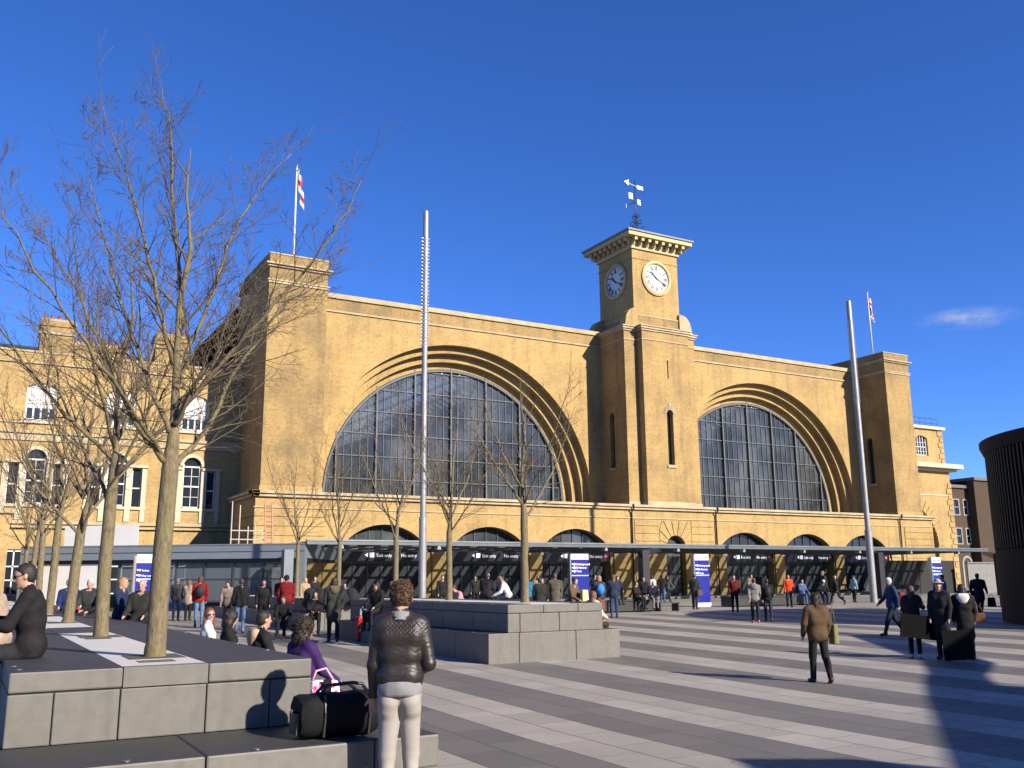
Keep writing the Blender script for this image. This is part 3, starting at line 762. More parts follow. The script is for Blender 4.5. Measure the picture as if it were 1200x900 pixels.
# ------------------------------------------------------------------ flags
def flag(name, x, y, z0, z1, label, kind):
    root = thing(name, (x, y, z0), label, 'flag')
    t = MB(); t.tube([(x, y, z0), (x, y, z1)], [.09, .05], 10); t.build('pole', WHITE, root, smooth=True)
    t = MB(); t.lathe(x, y, [(0, z1), (.09, z1+.05), (.1, z1+.12), (0, z1+.2)], 12); t.build('finial', mat('gilt', (.5,.35,.08), .4, .8), root)
    # hanging cloth: limp, folded
    fl = MB(); nu, nv = 16, 18
    W, H = 2.1, 1.35
    def P(u, v):
        # u along fly (0..1), v down the hoist
        dx = u*W*.20; dz = -v*H - u*W*.86*(.55+.45*v*0+.4*u)
        fy = .16*math.sin(u*9+v*1.5)*min(1, u*4) ; fx = .07*math.sin(u*13+1)
        return (x + .07 + dx + fx, y + fy, z1 - .1 + dz)
    ids = {}
    for j in range(nv+1):
        for i in range(nu+1):
            p = P(i/nu, j/nv); ids[i, j] = len(fl.v); fl.v.append(p)
    for j in range(nv):
        for i in range(nu):
            u, v = (i+.5)/nu, (j+.5)/nv
            if kind == 'george': m_ = 1 if abs(u-.5) < .09 or abs(v-.5) < .14 else 0
            else:
                m_ = 2
                d1 = abs((u-.5) - (v-.5)); d2 = abs((u-.5) + (v-.5))
                if d1 < .12 or d2 < .12: m_ = 0
                if d1 < .05 or d2 < .05: m_ = 1
                if abs(u-.5) < .15 or abs(v-.5) < .22: m_ = 0
                if abs(u-.5) < .09 or abs(v-.5) < .12: m_ = 1
            fl.f.append([ids[i,j], ids[i,j+1], ids[i+1,j+1], ids[i+1,j]]); fl.m.append(m_)
    ob = fl.build('cloth', [mat('flag_white', (.75,.75,.75), .8), mat('flag_red', (.45,.02,.03), .8), mat('flag_blue', (.01,.02,.15), .8)], root, smooth=True)
    md = ob.modifiers.new('thickness', 'SOLIDIFY'); md.thickness = .012
flag('flagpole', 17.4, 60, 22.9, 30.0, 'white flagpole with a limp white and red cross flag on the left brick pier', 'george')
flag('flagpole', 74.95, 60, 22.9, 29.4, 'white flagpole with a limp blue, red and white flag on the right brick pier', 'union')
# ------------------------------------------------------------------ west wing
WG = thing('station_wing_building', (3, 64, .4), 'yellow brick three storey wing with white sash windows and chimneys left of the arches', 'building')
Y0 = 64.0
wcs = [3.2 + 4.6*k for k in range(-4, 3)]
wl = MB(); ops = []
for c in wcs:
    ops.append((11.7, [(c-.88, 13.75)] + arc(c, .88, 13.75, .3, 12)[1:-1] + [(c+.88, 13.75)]))
wall_front(wl, Y0, -20, 15.45, 10.7, 15.95, ops, .22)
ops = []
for c in wcs:
    ops.append((6.6, arc(c, .56, 9.35, .56, 14)))
    for s in (-1, 1): ops.append((6.6, [(c+s*1.22-.28, 9.0), (c+s*1.22+.28, 9.0)]))
wall_front(wl, Y0, -20, 15.45, 4.4, 10.7, ops, .22)
ops = [(1.2, [(c-1.5, 3.9), (c+1.5, 3.9)]) for c in wcs]
wall_front(wl, Y0, -20, 15.45, .4, 4.4, ops, .25)
wl.quad((-20,Y0+.3,15.9),(15.45,Y0+.3,15.9),(15.45,76,15.9),(-20,76,15.9)); wl.quad((-20,76,.4),(-20,Y0,.4),(-20,Y0,15.9),(-20,76,15.9))
wl.build('wall', BRW, WG)
t = MB(); t.box(-20, 15.4, Y0-.12, Y0+.02, 15.25, 15.35); t.box(-20, 15.4, Y0-.06, Y0+.5, 15.95, 16.08)
t.box(-20, 15.4, Y0-.22, Y0+.02, 10.88, 11.06); t.box(-20, 15.4, Y0-.1, Y0+.02, 10.45, 10.88); t.box(-20, 15.4, Y0-.08, Y0+.02, 11.5, 11.6)
t.box(-20, 15.4, Y0-.14, Y0+.02, 5.42, 5.62); t.box(-20, 15.4, Y0-.2, Y0+.02, 5.18, 5.26)
t.build('cornice', STONE, WG)
NET = mat('net_curtain', (.62,.62,.60), .8, var=.1)
for wi, c in enumerate(wcs):
    t = MB(); y = Y0 + .16
    t.box(c-.88, c-.78, y-.05, y+.05, 11.7, 14.05); t.box(c+.78, c+.88, y-.05, y+.05, 11.7, 14.05); t.box(c-.88, c+.88, y-.05, y+.05, 11.7, 11.82); t.box(c-.78, c+.78, y-.05, y+.05, 13.9, 14.05)
    t.box(c-.78, c+.78, y-.06, y+.03, 12.78, 12.86)
    for k in (-.42, 0, .42): t.box(c+k-.05, c+k+.05, y-.04, y+.02, 11.8, 13.95)
    wn = t.build('window', WHITE, WG)
    t = MB(); t.quad((c-.8, y+.01, 11.75), (c+.8, y+.01, 11.75), (c+.8, y+.01, 14.05), (c-.8, y+.01, 14.05), 0)
    t.quad((c-.8, y-.0, 12.5), (c+.8, y-.0, 12.5), (c+.8, y-.0, 14.05), (c-.8, y-.0, 14.05), 1)
    t.build('pane', [GLASS, NET], wn)
    t = MB(); t.box(c-1.08, c+1.08, Y0-.14, Y0+.02, 11.52, 11.7); t.build('sill', CREAM, wn)
    # venetian window
    t = MB()
    t.box(c-.56, c-.48, y-.05, y+.05, 6.6, 9.5); t.box(c+.48, c+.56, y-.05, y+.05, 6.6, 9.5); t.box(c-.56, c+.56, y-.05, y+.05, 6.6, 6.72); t.box(c-.5, c+.5, y-.06, y+.04, 7.98, 8.08); t.box(c-.5, c+.5, y-.06, y+.04, 9.27, 9.37); t.box(c-.02, c+.02, y-.04, y+.03, 6.7, 9.3)
    for z in (7.35, 8.7): t.box(c-.5, c+.5, y-.03, y+.03, z-.015, z+.015)
    for s in (-1, 1):
        xx = c + s*1.22
        t.box(xx-.28, xx-.22, y-.05, y+.05, 6.6, 9.0); t.box(xx+.22, xx+.28, y-.05, y+.05, 6.6, 9.0); t.box(xx-.25, xx+.25, y-.05, y+.05, 7.75, 7.83)
    w2 = t.build('window', WHITE, WG)
    t = MB(); t.quad((c-1.6, y+.01, 6.6), (c+1.6, y+.01, 6.6), (c+1.6, y+.01, 10), (c-1.6, y+.01, 10)); t.build('pane', GLASS, w2)
    t = MB()
    for xx, ww in ((c-.75, .17), (c+.75, .17), (c-1.66, .14), (c+1.66, .14)): t.box(xx-ww, xx+ww, Y0-.1, Y0+.02, 5.66, 9.08)
    t.box(c-1.86, c+1.86, Y0-.12, Y0+.015, 6.42, 6.6)
    for s in (-1, 1): t.box(c+s*1.25-.62, c+s*1.25+.62, Y0-.2, Y0+.015, 9.08, 9.24)
    # arch moulding
    n = 16
    for k in range(n):
        a0, a1 = math.pi*k/n, math.pi*(k+1)/n
        t.prism([(c+.58*math.cos(a0), 9.35+.58*math.sin(a0)), (c+.78*math.cos(a0), 9.35+.78*math.sin(a0)), (c+.78*math.cos(a1), 9.35+.78*math.sin(a1)), (c+.58*math.cos(a1), 9.35+.58*math.sin(a1))], 'y', Y0-.08, Y0+.01)
    t.build('surround', CREAM, w2, recalc=True)
    t = MB()
    for k in range(5): t.box(c-1.5+k*.73, c-1.42+k*.73, Y0+.1, Y0+.2, 1.2, 3.9)
    t.box(c-.07, c+.07, Y0+.08, Y0+.2, 1.2, 3.9)
    for z in (1.25, 2.1, 2.9, 3.8): t.box(c-1.5, c+1.5, Y0+.1, Y0+.2, z-.04, z+.04)
    w3 = t.build('window', WHITE, WG)
    t = MB(); t.quad((c-1.5, Y0+.2, 1.2), (c+1.5, Y0+.2, 1.2), (c+1.5, Y0+.2, 3.9), (c-1.5, Y0+.2, 3.9)); t.build('pane', GLASS, w3)
t = MB(); t.add([(-20,66,16),(15,66,16),(15,71,17.9),(-20,71,17.9),(-20,76,16),(15,76,16)], [(0,1,2,3),(3,2,5,4),(1,5,2),(0,3,4)]); rf = t.build('roof', SLATE, WG)
for x0, x1, z1 in ((2.85, 4.85, 18.75), (4.95, 8.1, 17.4), (9.9, 12.1, 18.6), (-8, -6, 18.7)):
    t = MB(); t.box(x0, x1, 66, 67.5, 15.9, z1-.5, 0); t.box(x0-.1, x1+.1, 65.9, 67.6, z1-1.05, z1-.9, 1); t.box(x0-.08, x1+.08, 65.92, 67.58, z1-.5, z1-.15, 0); t.box(x0-.02, x1+.02, 66, 67.5, z1-.15, z1, 1)
    ch = t.build('chimney', [BRD, STONED], rf)
    t = MB(); k = x0 + .25
    while k < x1 - .1: t.lathe(k, 66.7, [(.15, z1), (.12, z1+.35), (.15, z1+.38), (.1, z1+.38)], 10); k += .42
    t.build('chimney_pots', POT, ch)
t = MB(); t.tube([(.45, Y0-.12, 15.0), (.45, Y0-.12, 5.4)], .07, 8); t.box(.25, .65, Y0-.3, Y0, 14.6, 15.1); t.build('drainpipe', BLACK, WG)
t = MB(); t.box(13.9, 14.1, Y0+.4, Y0+.6, 15.9, 17.0); t.tube([(14.4, Y0+.4, 15.9), (14.4, Y0+.4, 16.9)], .06, 6); t.build('vent_pipes', BLACK, WG)

# brick porch at the left edge
PO = thing('brick_porch', (-.6, 54, .4), 'low yellow brick porch with a dark arch at the left edge beside the grey canopy', 'porch')
t = MB(); wall_front(t, 53.0, -6, 1.75, .4, 5.3, [(.4, arc(-1.6, 2.6, 2.2, 1.6, 16))], 1.0); t.quad((1.75,53,.4),(1.75,58,.4),(1.75,58,5.3),(1.75,53,5.3)); t.quad((-6,53,5.3),(1.75,53,5.3),(1.75,58,5.3),(-6,58,5.3)); t.box(-4.4, 1.2, 54.5, 54.6, .4, 4.2, 1)
t.build('wall', [BRW, DARKIN], PO)
t = MB(); t.box(-6.1, 1.88, 52.85, 58.1, 5.3, 5.5); t.build('coping', STONE, PO)

# ------------------------------------------------------------------ east pavilion
EP = thing('corner_pavilion_building', (82, 61, .4), 'stepped yellow brick pavilion with one upper window and half arch right of the right pier', 'building')
YE = 61.0
t = MB()
wall_front(t, YE, 77.7, 86.1, .4, 12.2, [(.4, arc(79.4, 3.95, 4.75, 3.95, 36))], 1.0)
wall_front(t, YE+.25, 77.7, 85.9, 12.9, 16.6, [(14.0-.25, [(81.75, 15.5)] + arc(82.65, .9, 15.5, .28, 8)[1:-1] + [(83.55, 15.5)])], .35)
t.quad((86.1,YE,.4),(86.1,78,.4),(86.1,78,12.2),(86.1,YE,12.2)); t.quad((85.9,YE+.25,12.9),(85.9,78,12.9),(85.9,78,16.6),(85.9,YE+.25,16.6)); t.quad((77.7,YE+.25,16.6),(85.9,YE+.25,16.6),(85.9,78,16.6),(77.7,78,16.6))
t.build('wall', BRW, EP)
t = MB(); t.box(77.7, 87.2, YE-.95, 78, 12.45, 12.9); t.box(77.7, 86.7, YE-.5, 78, 12.2, 12.45); t.box(77.7, 86.15, YE-.05, YE+.02, 9.75, 9.85); t.box(77.7, 86.2, YE, 78, 16.5, 16.62); t.box(77.7, 86.35, YE+.05, 78, 16.62, 16.82)
t.build('cornice', CREAM, EP)
t = MB()
for k in range(19):
    w_ = .75 if k % 2 else .5; z = .45 + k*.56
    if z < 9.6: t.box(86.12-w_, 86.17, YE-.07, YE+.4, z+.03, z+.53)
    elif z < 11.9: t.box(86.12-w_, 86.17, YE-.07, YE+.4, z+.03, z+.53)
for k in range(6):
    w_ = .75 if k % 2 else .5; z = 12.95 + k*.58; t.box(85.92-w_, 85.97, YE+.18, YE+.6, z+.03, z+.53)
t.build('quoins', BRW, EP, recalc=True); t = MB()
for k in range(12):   # stepped voussoirs
    a0 = math.pi*k/24 + .012; a1 = math.pi*(k+1)/24 - .012; ro = 4.9 + (.22 if k % 2 else 0)
    t.prism([(79.4+3.97*math.cos(a0), 4.75+3.97*math.sin(a0)), (79.4+ro*math.cos(a0), 4.75+ro*math.sin(a0)), (79.4+ro*math.cos(a1), 4.75+ro*math.sin(a1)), (79.4+3.97*math.cos(a1), 4.75+3.97*math.sin(a1))], 'y', YE-.07, YE+.01)
t.build('arch_voussoirs', BRW, EP, recalc=True)
t = MB(); y = YE+.45
t.box(81.8, 83.5, y-.05, y+.03, 13.75, 13.87); t.box(81.8, 83.5, y-.05, y+.03, 14.6, 14.68)
for k in (81.8, 82.2, 82.6, 83.0, 83.42): t.box(k-.035, k+.045, y-.05, y+.03, 13.75, 15.8)
for z in (14.2, 15.1): t.box(81.8, 83.5, y-.03, y+.02, z-.02, z+.02)
w_ = t.build('window', WHITE, EP)
t = MB(); t.quad((81.7,y,13.7),(83.6,y,13.7),(83.6,y,15.8),(81.7,y,15.8)); t.build('pane', GLASS, w_)
t = MB(); t.quad((75.2,YE+1.6,.4),(83.4,YE+1.6,.4),(83.4,YE+1.6,8.8),(75.2,YE+1.6,8.8)); w_ = t.build('arch_glass', AGLASS, EP)
t = MB()
for k in range(9): t.box(76+k*.9-.04, 76+k*.9+.04, YE+1.5, YE+1.6, .4, 8.8)
for z in (3.4, 5.0, 6.6): t.box(75.3, 83.4, YE+1.48, YE+1.6, z-.05, z+.05)
t.build('frame', WHITE, w_)
t = MB()
for k in range(9): t.tube([(78.2+k*.95, YE+.5, 16.8), (78.2+k*.95, YE+.5, 17.7)], .025, 5)
for z in (17.2, 17.7): t.tube([(78.2, YE+.5, z), (85.8, YE+.5, z)], .025, 5)
t.build('roof_railing', BLACK, EP)

# ------------------------------------------------------------------ far brown building
FB = thing('brown_brick_building', (112, 80, .4), 'dark brown brick building with small white framed windows far behind the round drum', 'building')
t = MB(); ops = []
for z0 in (5.6+.2, 9.55):
    for k in range(9): ops.append((z0, [(105.6+k*2.05-.55, z0+1.9), (105.6+k*2.05+.55, z0+1.9)]))
fy = 80.0
for (za, zb, zz) in ((8.4, 13.4, 9.9), (.4, 8.4, 6.1)):
    wall_front(t, fy, 100, 128, za, zb, [(zz, [(111.6+k*2.1-.55, zz+1.9), (111.6+k*2.1+.55, zz+1.9)]) for k in range(8)] , .2)
t.quad((100,95,.4),(100,fy,.4),(100,fy,13.4),(100,95,13.4)); t.quad((100,fy,13.4),(128,fy,13.4),(128,95,13.4),(100,95,13.4))
t.box(116.2, 128, fy-1.2, fy-.001, .4, 14.4, 0)
t.build('wall', BRB, FB)
t = MB(); t.box(99.8, 116.2, fy-.3, 95, 13.4, 13.8); t.box(116.0, 128, fy-1.5, fy+4, 14.4, 14.8); t.build('parapet', mat('dull_stone', (.16,.14,.12), .9), FB)
t = MB(); t.box(112.5, 116, fy+3, fy+5, 13.8, 14.7, 0)
for k in range(6): t.lathe(112.8+k*.55, fy+4, [(.2, 14.7), (.16, 15.5), (.2, 15.6)], 8, 1)
t.build('chimney', [mat('dull_stone', (.16,.14,.12)), POT], FB)
for zz in (9.9, 6.1):
    for k in range(8):
        xx = 111.6+k*2.1
        if xx > 116: continue
        t = MB(); t.box(xx-.7, xx-.5, fy-.05, fy+.15, zz-.15, zz+2.05); t.box(xx+.5, xx+.7, fy-.05, fy+.15, zz-.15, zz+2.05); t.box(xx-.5, xx+.5, fy-.05, fy+.15, zz-.15, zz); t.box(xx-.5, xx+.5, fy-.05, fy+.15, zz+1.9, zz+2.05); t.box(xx-.5, xx+.5, fy+.05, fy+.12, zz+.9, zz+1.0)
        w_ = t.build('window', mat('grey_stone_frame', (.30,.28,.26), .8), FB)
        t = MB(); t.quad((xx-.5, fy+.18, zz), (xx+.5, fy+.18, zz), (xx+.5, fy+.18, zz+1.9), (xx-.5, fy+.18, zz+1.9)); t.build('pane', GLASS, w_)
for k in range(2):
    xx = 111.9 + k*2.9; t = MB(); n = 14
    for i in range(n):
        a0, a1 = math.pi*i/n, math.pi*(i+1)/n
        t.prism([(xx+.8*math.cos(a0), 3.4+.8*math.sin(a0)), (xx+1.1*math.cos(a0), 3.4+1.1*math.sin(a0)), (xx+1.1*math.cos(a1), 3.4+1.1*math.sin(a1)), (xx+.8*math.cos(a1), 3.4+.8*math.sin(a1))], 'y', fy-.08, fy+.02)
    t.box(xx-1.1, xx-.8, fy-.08, fy+.02, .4, 3.4); t.box(xx+.8, xx+1.1, fy-.08, fy+.02, .4, 3.4)
    t.build('arch_surround', mat('grey_stone_frame', (.30,.28,.26), .8), FB, recalc=True)
# site hoarding right of the pavilion
HO = thing('site_hoarding', (84, 56, .4), 'pale grey ribbed hoarding wall right of the black panels below the pavilion', 'hoarding')
t = MB(); t.box(74.6, 78.6, 52.0, 52.1, .4, 2.9); t.box(78.62, 92, 52.0, 52.06, .4, 2.8)
k = 78.7
while k < 92: t.box(k, k+.1, 51.94, 52.0, .45, 2.75); k += .25
t.build('panels', mat('pale_grey_hoarding', (.2,.195,.18), .7), HO)
t = MB(); t.box(74.5, 92, 51.9, 52.15, 2.9, 3.0); t.build('capping', mat('hoarding_capping', (.2,.2,.2), .7), HO)
HB = thing('dark_shop_panel', (72, 53, .4), 'tall matt black hoarding under the right end of the glass canopy', 'hoarding')  # black panels stand in for the dark shop area under the canopy
t = MB(); t.box(65.2, 74.5, 53.2, 53.35, .4, 3.15)
for k in range(5): t.box(65.2+k*2.3, 65.26+k*2.3, 53.16, 53.2, .4, 3.15)
t.build('panels', mat('matt_black', (.014,.014,.014), .8), HB)

# ------------------------------------------------------------------ glass canopy
CA = thing('glass_canopy', (42, 50, .4), 'long flat steel and glass canopy running in front of the station doors', 'canopy')
x0, x1, yf, yb = 15.2, 71.5, 48.0, 57.5
zt = 3.98
t = MB(); t.box(x0, x1, yf-.12, yf+.12, zt-.24, zt, 0); t.box(x0, x1, yf-.16, yf-.12, zt-.06, zt+.02, 1)
t.build('front_beam', [STEEL if False else mat('canopy_steel', (.13,.15,.16), .4, .3), mat('canopy_trim', (.22,.24,.25), .4, .5)], CA)
t = MB(); t.box(x0, x1, yf+.12, yb, zt-.10, zt-.06); t.build('roof_glass', CANG, CA)
t = MB(); k = x0
while k <= x1 + .01:
    t.box(k-.06, k+.06, yf+.12, yb, zt-.30, zt-.12); k += 1.88
for y in (50.4, 52.8, 55.2): t.box(x0, x1, y-.06, y+.06, zt-.22, zt-.105)
k = x0 + .94
while k <= x1: t.box(k-.4, k+.4, yf+.12, yb, zt-.135, zt-.105, 1); k += 1.88
t.build('rafters', [mat('canopy_steel', (.13,.15,.16), .4, .3), mat('frit_strip', (.3,.32,.33), .6)], CA)
k = x0 + 1.88
while k < x1:
    br_ = MB(); br_.prism([(k-.12, zt-.44), (k+.12, zt-.44), (k+.06, zt-.24), (k-.06, zt-.24)], 'y', yf-.1, yf+.3); k += 5.64; br_.build('bracket', mat('bracket_steel', (.30,.32,.33), .4, .3), CA, recalc=True)
for cx in (13.6+.6, 33.9, 53.8, 67.0):
    t = MB(); t.box(cx-.24, cx+.24, 44.1-.24 if cx > 20 else 47.6, 44.1+.24 if cx > 20 else 48.1, .38, 3.45)
    if cx > 20:
        t.add([(cx-.3,43.9,2.9),(cx+.3,43.9,2.9),(cx+.3,44.3,3.45),(cx-.3,44.3,3.45)], [(0,1,2,3)])
        v = [(cx-.22,43.92,3.05),(cx-.22,44.28,3.05),(cx-.22,44.28,3.45),(cx-.22,43.92,3.45),(cx+4.6,48.2,3.55),(cx+4.6,48.5,3.55),(cx+4.6,48.5,3.78),(cx+4.6,48.2,3.78)]
        t.add(v, [(0,1,2,3),(7,6,5,4),(0,4,5,1),(1,5,6,2),(2,6,7,3),(3,7,4,0)])
    t.build('column', BLACK if cx > 20 else GREYP, CA, recalc=True)

# grey shelter on the left
SH = thing('grey_shelter', (8, 52, .4), 'blue grey flat roofed shelter with a deep fascia and glass screens before the wing', 'shelter')
A, B = Vector((2.5, 56.6)), Vector((15.15, 48.0))
dr_ = (B-A).normalized(); nn_ = Vector((-dr_.y, dr_.x))
def skew_box(mb, s0, s1, d0, d1, z0, z1, m=0):
    q = [A + dr_*s0 + nn_*d0, A + dr_*s1 + nn_*d0, A + dr_*s1 + nn_*d1, A + dr_*s0 + nn_*d1]
    vs = [(p.x, p.y, z0) for p in q] + [(p.x, p.y, z1) for p in q]
    mb.add(vs, [(3,2,1,0),(4,5,6,7),(0,1,5,4),(1,2,6,5),(2,3,7,6),(3,0,4,7)], m)
LL = (B-A).length
t = MB(); skew_box(t, 0, LL, 0, 6.5, 3.05, 3.78); skew_box(t, 0, LL, -.05, 0, 3.42, 3.46); skew_box(t, 0, LL, -.03, 0, 3.74, 3.80)
t.build('fascia', GREYP, SH)
t = MB(); skew_box(t, .05, LL-.05, .25, 6.2, 2.88, 3.05); t.build('soffit', BLACK, SH)
t = MB(); skew_box(t, 0, .45, .0, .4, .38, 3.05); skew_box(t, LL-.42, LL, 0, .4, .33, 3.05); t.build('posts', GREYP, SH)
gs = t = MB(); skew_box(t, 5.2, LL-.5, .5, .53, .95, 2.85); t.build('glass_screen', SCREEN, SH)
t = MB(); k = 5.2
while k < LL-.4: skew_box(t, k-.05, k+.05, .44, .59, .38, 2.9); k += 1.55
skew_box(t, 5.2, LL-.5, .46, .58, .85, .95); skew_box(t, 5.2, LL-.5, .46, .58, 2.0, 2.05); t.build('screen_frame', GREYD, SH)
t = MB(); skew_box(t, 5.2, LL-.5, 2.2, 2.3, .9, 1.75); skew_box(t, 6.5, 9.2, 1.2, 1.3, .5, 1.35); t.build('blue_barrier', mat('cobalt_panel', (.02,.06,.30), .5, var=.3, scale=2), SH)
t = MB(); skew_box(t, .5, 4.6, .3, .4, .38, 2.86); t.build('white_panel', WHITE, SH)
t = MB(); skew_box(t, .9, 5.1, 2.5, 2.6, 3.75, 5.0); wb = t.build('white_box', WHITE, None); tag(wb, 'large plain white board standing on top of the grey shelter', 'board'); wb.name = 'white_board'
# scaffold rail and ladder on the shelter roof
t = MB()
for x, z in ((13.0, 6.4), (13.45, 6.2), (13.95, 5.0), (14.35, 5.1), (14.75, 4.9)): t.tube([(x, 55.0, 3.78), (x, 55.0, z)], .035, 6)
for z in (4.25, 4.75): t.tube([(12.95, 55.0, z), (14.9, 55.0, z)], .035, 6)
sc_ = t.build('scaffold_rail', mat('pale_tube', (.5,.45,.4), .5)); tag(sc_, 'pale scaffold poles and rails standing on the shelter roof beside the red ladder', 'scaffold')
t = MB()
for x in (14.9, 15.3): t.tube([(x, 54.6, 3.78), (x+.05, 55.3, 6.4)], .04, 6)
for k in range(8): t.tube([(14.9, 54.68+k*.085, 4.05+k*.31), (15.34, 54.68+k*.085, 4.05+k*.31)], .03, 6)
tag(t.build('ladder', mat('red_ladder', (.40,.13,.08), .5)), 'short red ladder leaning on the corner of the station base above the shelter', 'ladder')

# ------------------------------------------------------------------ drum building
DR = thing('drum_building', (37.7, 16.8, .1), 'dark bronze round drum building with vertical fins cut by the right edge', 'building')
cxd, cyd, rd = 38.25, 16.9, 7.0
BRONZE = mat('dark_bronze', (.015,.0148,.0155), .7, .0, var=.2, spec=.2)
t = MB(); t.lathe(cxd, cyd, [(rd, 0), (rd, 2.75), (rd-.25, 2.8), (rd-.25, 6.35), (rd+.03, 6.4), (rd+.16, 6.7), (rd+.16, 6.86), (0, 6.95)], 120)
t.build('drum_wall', BRONZE, DR, auto=30)
t = MB()
for k in range(190):
    a = 2*math.pi*k/190; ca, sa = math.cos(a), math.sin(a); tx, ty = -sa*.03, ca*.03
    r0, r1 = rd-.27, rd+.0
    q = [(cxd+r0*ca-tx, cyd+r0*sa-ty), (cxd+r1*ca-tx, cyd+r1*sa-ty), (cxd+r1*ca+tx, cyd+r1*sa+ty), (cxd+r0*ca+tx, cyd+r0*sa+ty)]
    t.prism(q, 'z', 2.78, 6.4)
t.build('fins', mat('bronze_fin', (.03,.029,.03), .5, .3), DR, recalc=True)
# unseen slab added off frame, outlined to cast the shade on the square
UR = thing('shade_roof', (18, -2, 0), 'flat dark roof on posts outside the picture whose shade falls across the square', 'roof')
hz_ = 6.0; ox, oy = hz_/math.tan(R(SUN_EL))*math.sin(R(SUN_AZ)), -hz_/math.tan(R(SUN_EL))*math.cos(R(SUN_AZ))
def shade_poly(poly, name):
    t = MB(); t.prism([(x+ox, y+oy) for x, y in poly], 'z', hz_-.25, hz_); return t.build(name, BRONZE, UR, recalc=True)
shade_poly([(7.0,7.75),(8.0,7.1),(8.4,6.28),(11.5,8.8),(14.6,11.3),(16.0,12.3),(18.0,14.0),(23.0,20.5),(24.2,20.2),(18.6,13.2),(16.3,11.8),(15.1,10.8),(15.45,9.9),(24.0,12.0),(34,10),(34,-6),(6,-6),(5.6,5.0)], 'shade_slab')
t = MB()
for x, y in ((14+ox, -3+oy), (30+ox, -3+oy), (30+ox, 6+oy)): t.tube([(x, y, 0), (x, y, hz_)], .2, 12)
t.build('posts', BRONZE, UR)

# ------------------------------------------------------------------ steel masts
def mast(x, y, zt_, label, r0=.13, r1=.17):
    root = thing('light_mast', (x, y, gz(y)), label, 'mast')
    g0 = gz(y)
    t = MB(); t.tube([(x, y, g0), (x, y, 4.6), (x, y, 4.62), (x, y, zt_-.1), (x, y, zt_)], [r1, r1, r0, r0*.95, r0*.85], 28)
    t.build('shaft', mat('mast_steel', (.34,.34,.34), .5, .35, var=.15), root, auto=30)
    t = MB()
    for k in range(62):
        z = zt_ - 1.35 - k*.085
        for j in range(6):
            a = j*math.pi/3 + (k % 2)*.5
            ca, sa = math.cos(a), math.sin(a)
            t.tube([(x+r0*.9*ca, y+r0*.9*sa, z), (x+(r0+.07)*ca, y+(r0+.07)*sa, z)], [.02, .008], 4)
    t.build('spikes', mat('spike_steel', (.5,.5,.5), .3, .5), root)
mast(17.45, 38.5, 19.0, 'tall upright steel light mast with a studded top behind the middle stone planter')
mast(47.2, 39.27, 19.0, 'tall steel light mast right of the clock tower by the round drum side', .16, .21)

# ------------------------------------------------------------------ blue totem signs
def totem(x, y, w_, zt_, lines, label, rz=0, base=True):
    g0 = gz(y); root = thing('totem_sign', (x, y, g0), label, 'sign')
    BL = mat('totem_blue', (.012,.02,.26), .3, var=.05)
    t = MB(); t.box(x-w_/2, x+w_/2, y-.09, y+.09, g0+.22, zt_-.34); t.build('panel', BL, root, bevel=.01)
    t = MB(); t.box(x-w_/2, x+w_/2, y-.09, y+.09, zt_-.335, zt_); t.build('header', mat('totem_header', (.62,.62,.62), .5), root)
    t = MB(); t.box(x-w_/2-.02, x+w_/2+.02, y-.11, y+.11, g0, g0+.215); t.build('foot', WHITE, root)
    t = MB(); t.box(x-w_/2+.03, x+w_/2-.03, y-.105, y-.09, g0+1.62, g0+1.68); t.build('stripe', mat('stripe_pale_blue', (.4,.5,.8), .4), root)
    t = MB(); t.box(x-w_/2-.09, x-w_/2-.005, y-.12, y+.12, g0, zt_-.05); t.build('post', STEEL, root)
    text_part("King's Cross", .17*w_/1.05, (x, y-.093, zt_-.24), root, mat('grey_letter', (.2,.2,.22), .6), align='CENTER')
    for i, ln in enumerate(lines):
        z = zt_ - .66 - i*.20
        text_part(ln, .15*w_/1.05, (x-w_/2+.28*w_, y-.093, z), root, LIT)
        s = MB(); s.tube([(x-w_/2+.19*w_, y-.092, z+.05), (x-w_/2+.19*w_, y-.1, z+.05)], .055*w_, 16); s.box(x-w_/2+.05*w_, x-w_/2+.10*w_, y-.1, y-.092, z+.03, z+.09); s.build('symbols', LIT, root)
totem(31.5, 48.0-.8, 1.25, 3.32, ['Underground', 'St Pancras', 'Taxis'], 'blue totem sign right of the near planter trees with a bright white header')
totem(34.55, 39.95, 1.0, 3.12, ['Underground', 'St Pancras', 'Taxis'], 'blue totem sign standing clear on its white foot right of the tower door')
totem(50.6, 37.4, .85, 2.95, ['Underground', 'St Pancras', 'Taxis'], 'narrow blue totem sign beside the grey column at the right, near the black hoarding')
totem(6.2, 40.0, .72, 2.95, ['Toilets', 'Way out', 'Buses'], 'blue totem sign half hidden behind the two nearest left trees')

# terrace across the road behind the camera: seen mirrored in the station windows
TR = thing('street_terrace_building', (20, -78, 0), 'brown brick street terrace with rows of windows facing the station across the road', 'building')
t = MB(); hts = [24, 29, 26, 33, 28, 25, 31]
for i, hh in enumerate(hts):
    xa = -60 + i*26; t.box(xa, xa+25.9, -90, -70, 0, hh)
t.build('wall', BRB, TR)
t = MB()
for i, hh in enumerate(hts):
    xa = -60 + i*26
    for zf in range(8):
        if 2+zf*3.4+2 > hh-1: continue
        for k in range(8): t.box(xa+1.2+k*3.1, xa+2.5+k*3.1, -69.99, -69.9, 2+zf*3.4, 4+zf*3.4)
t.build('windows', GLASS, TR)
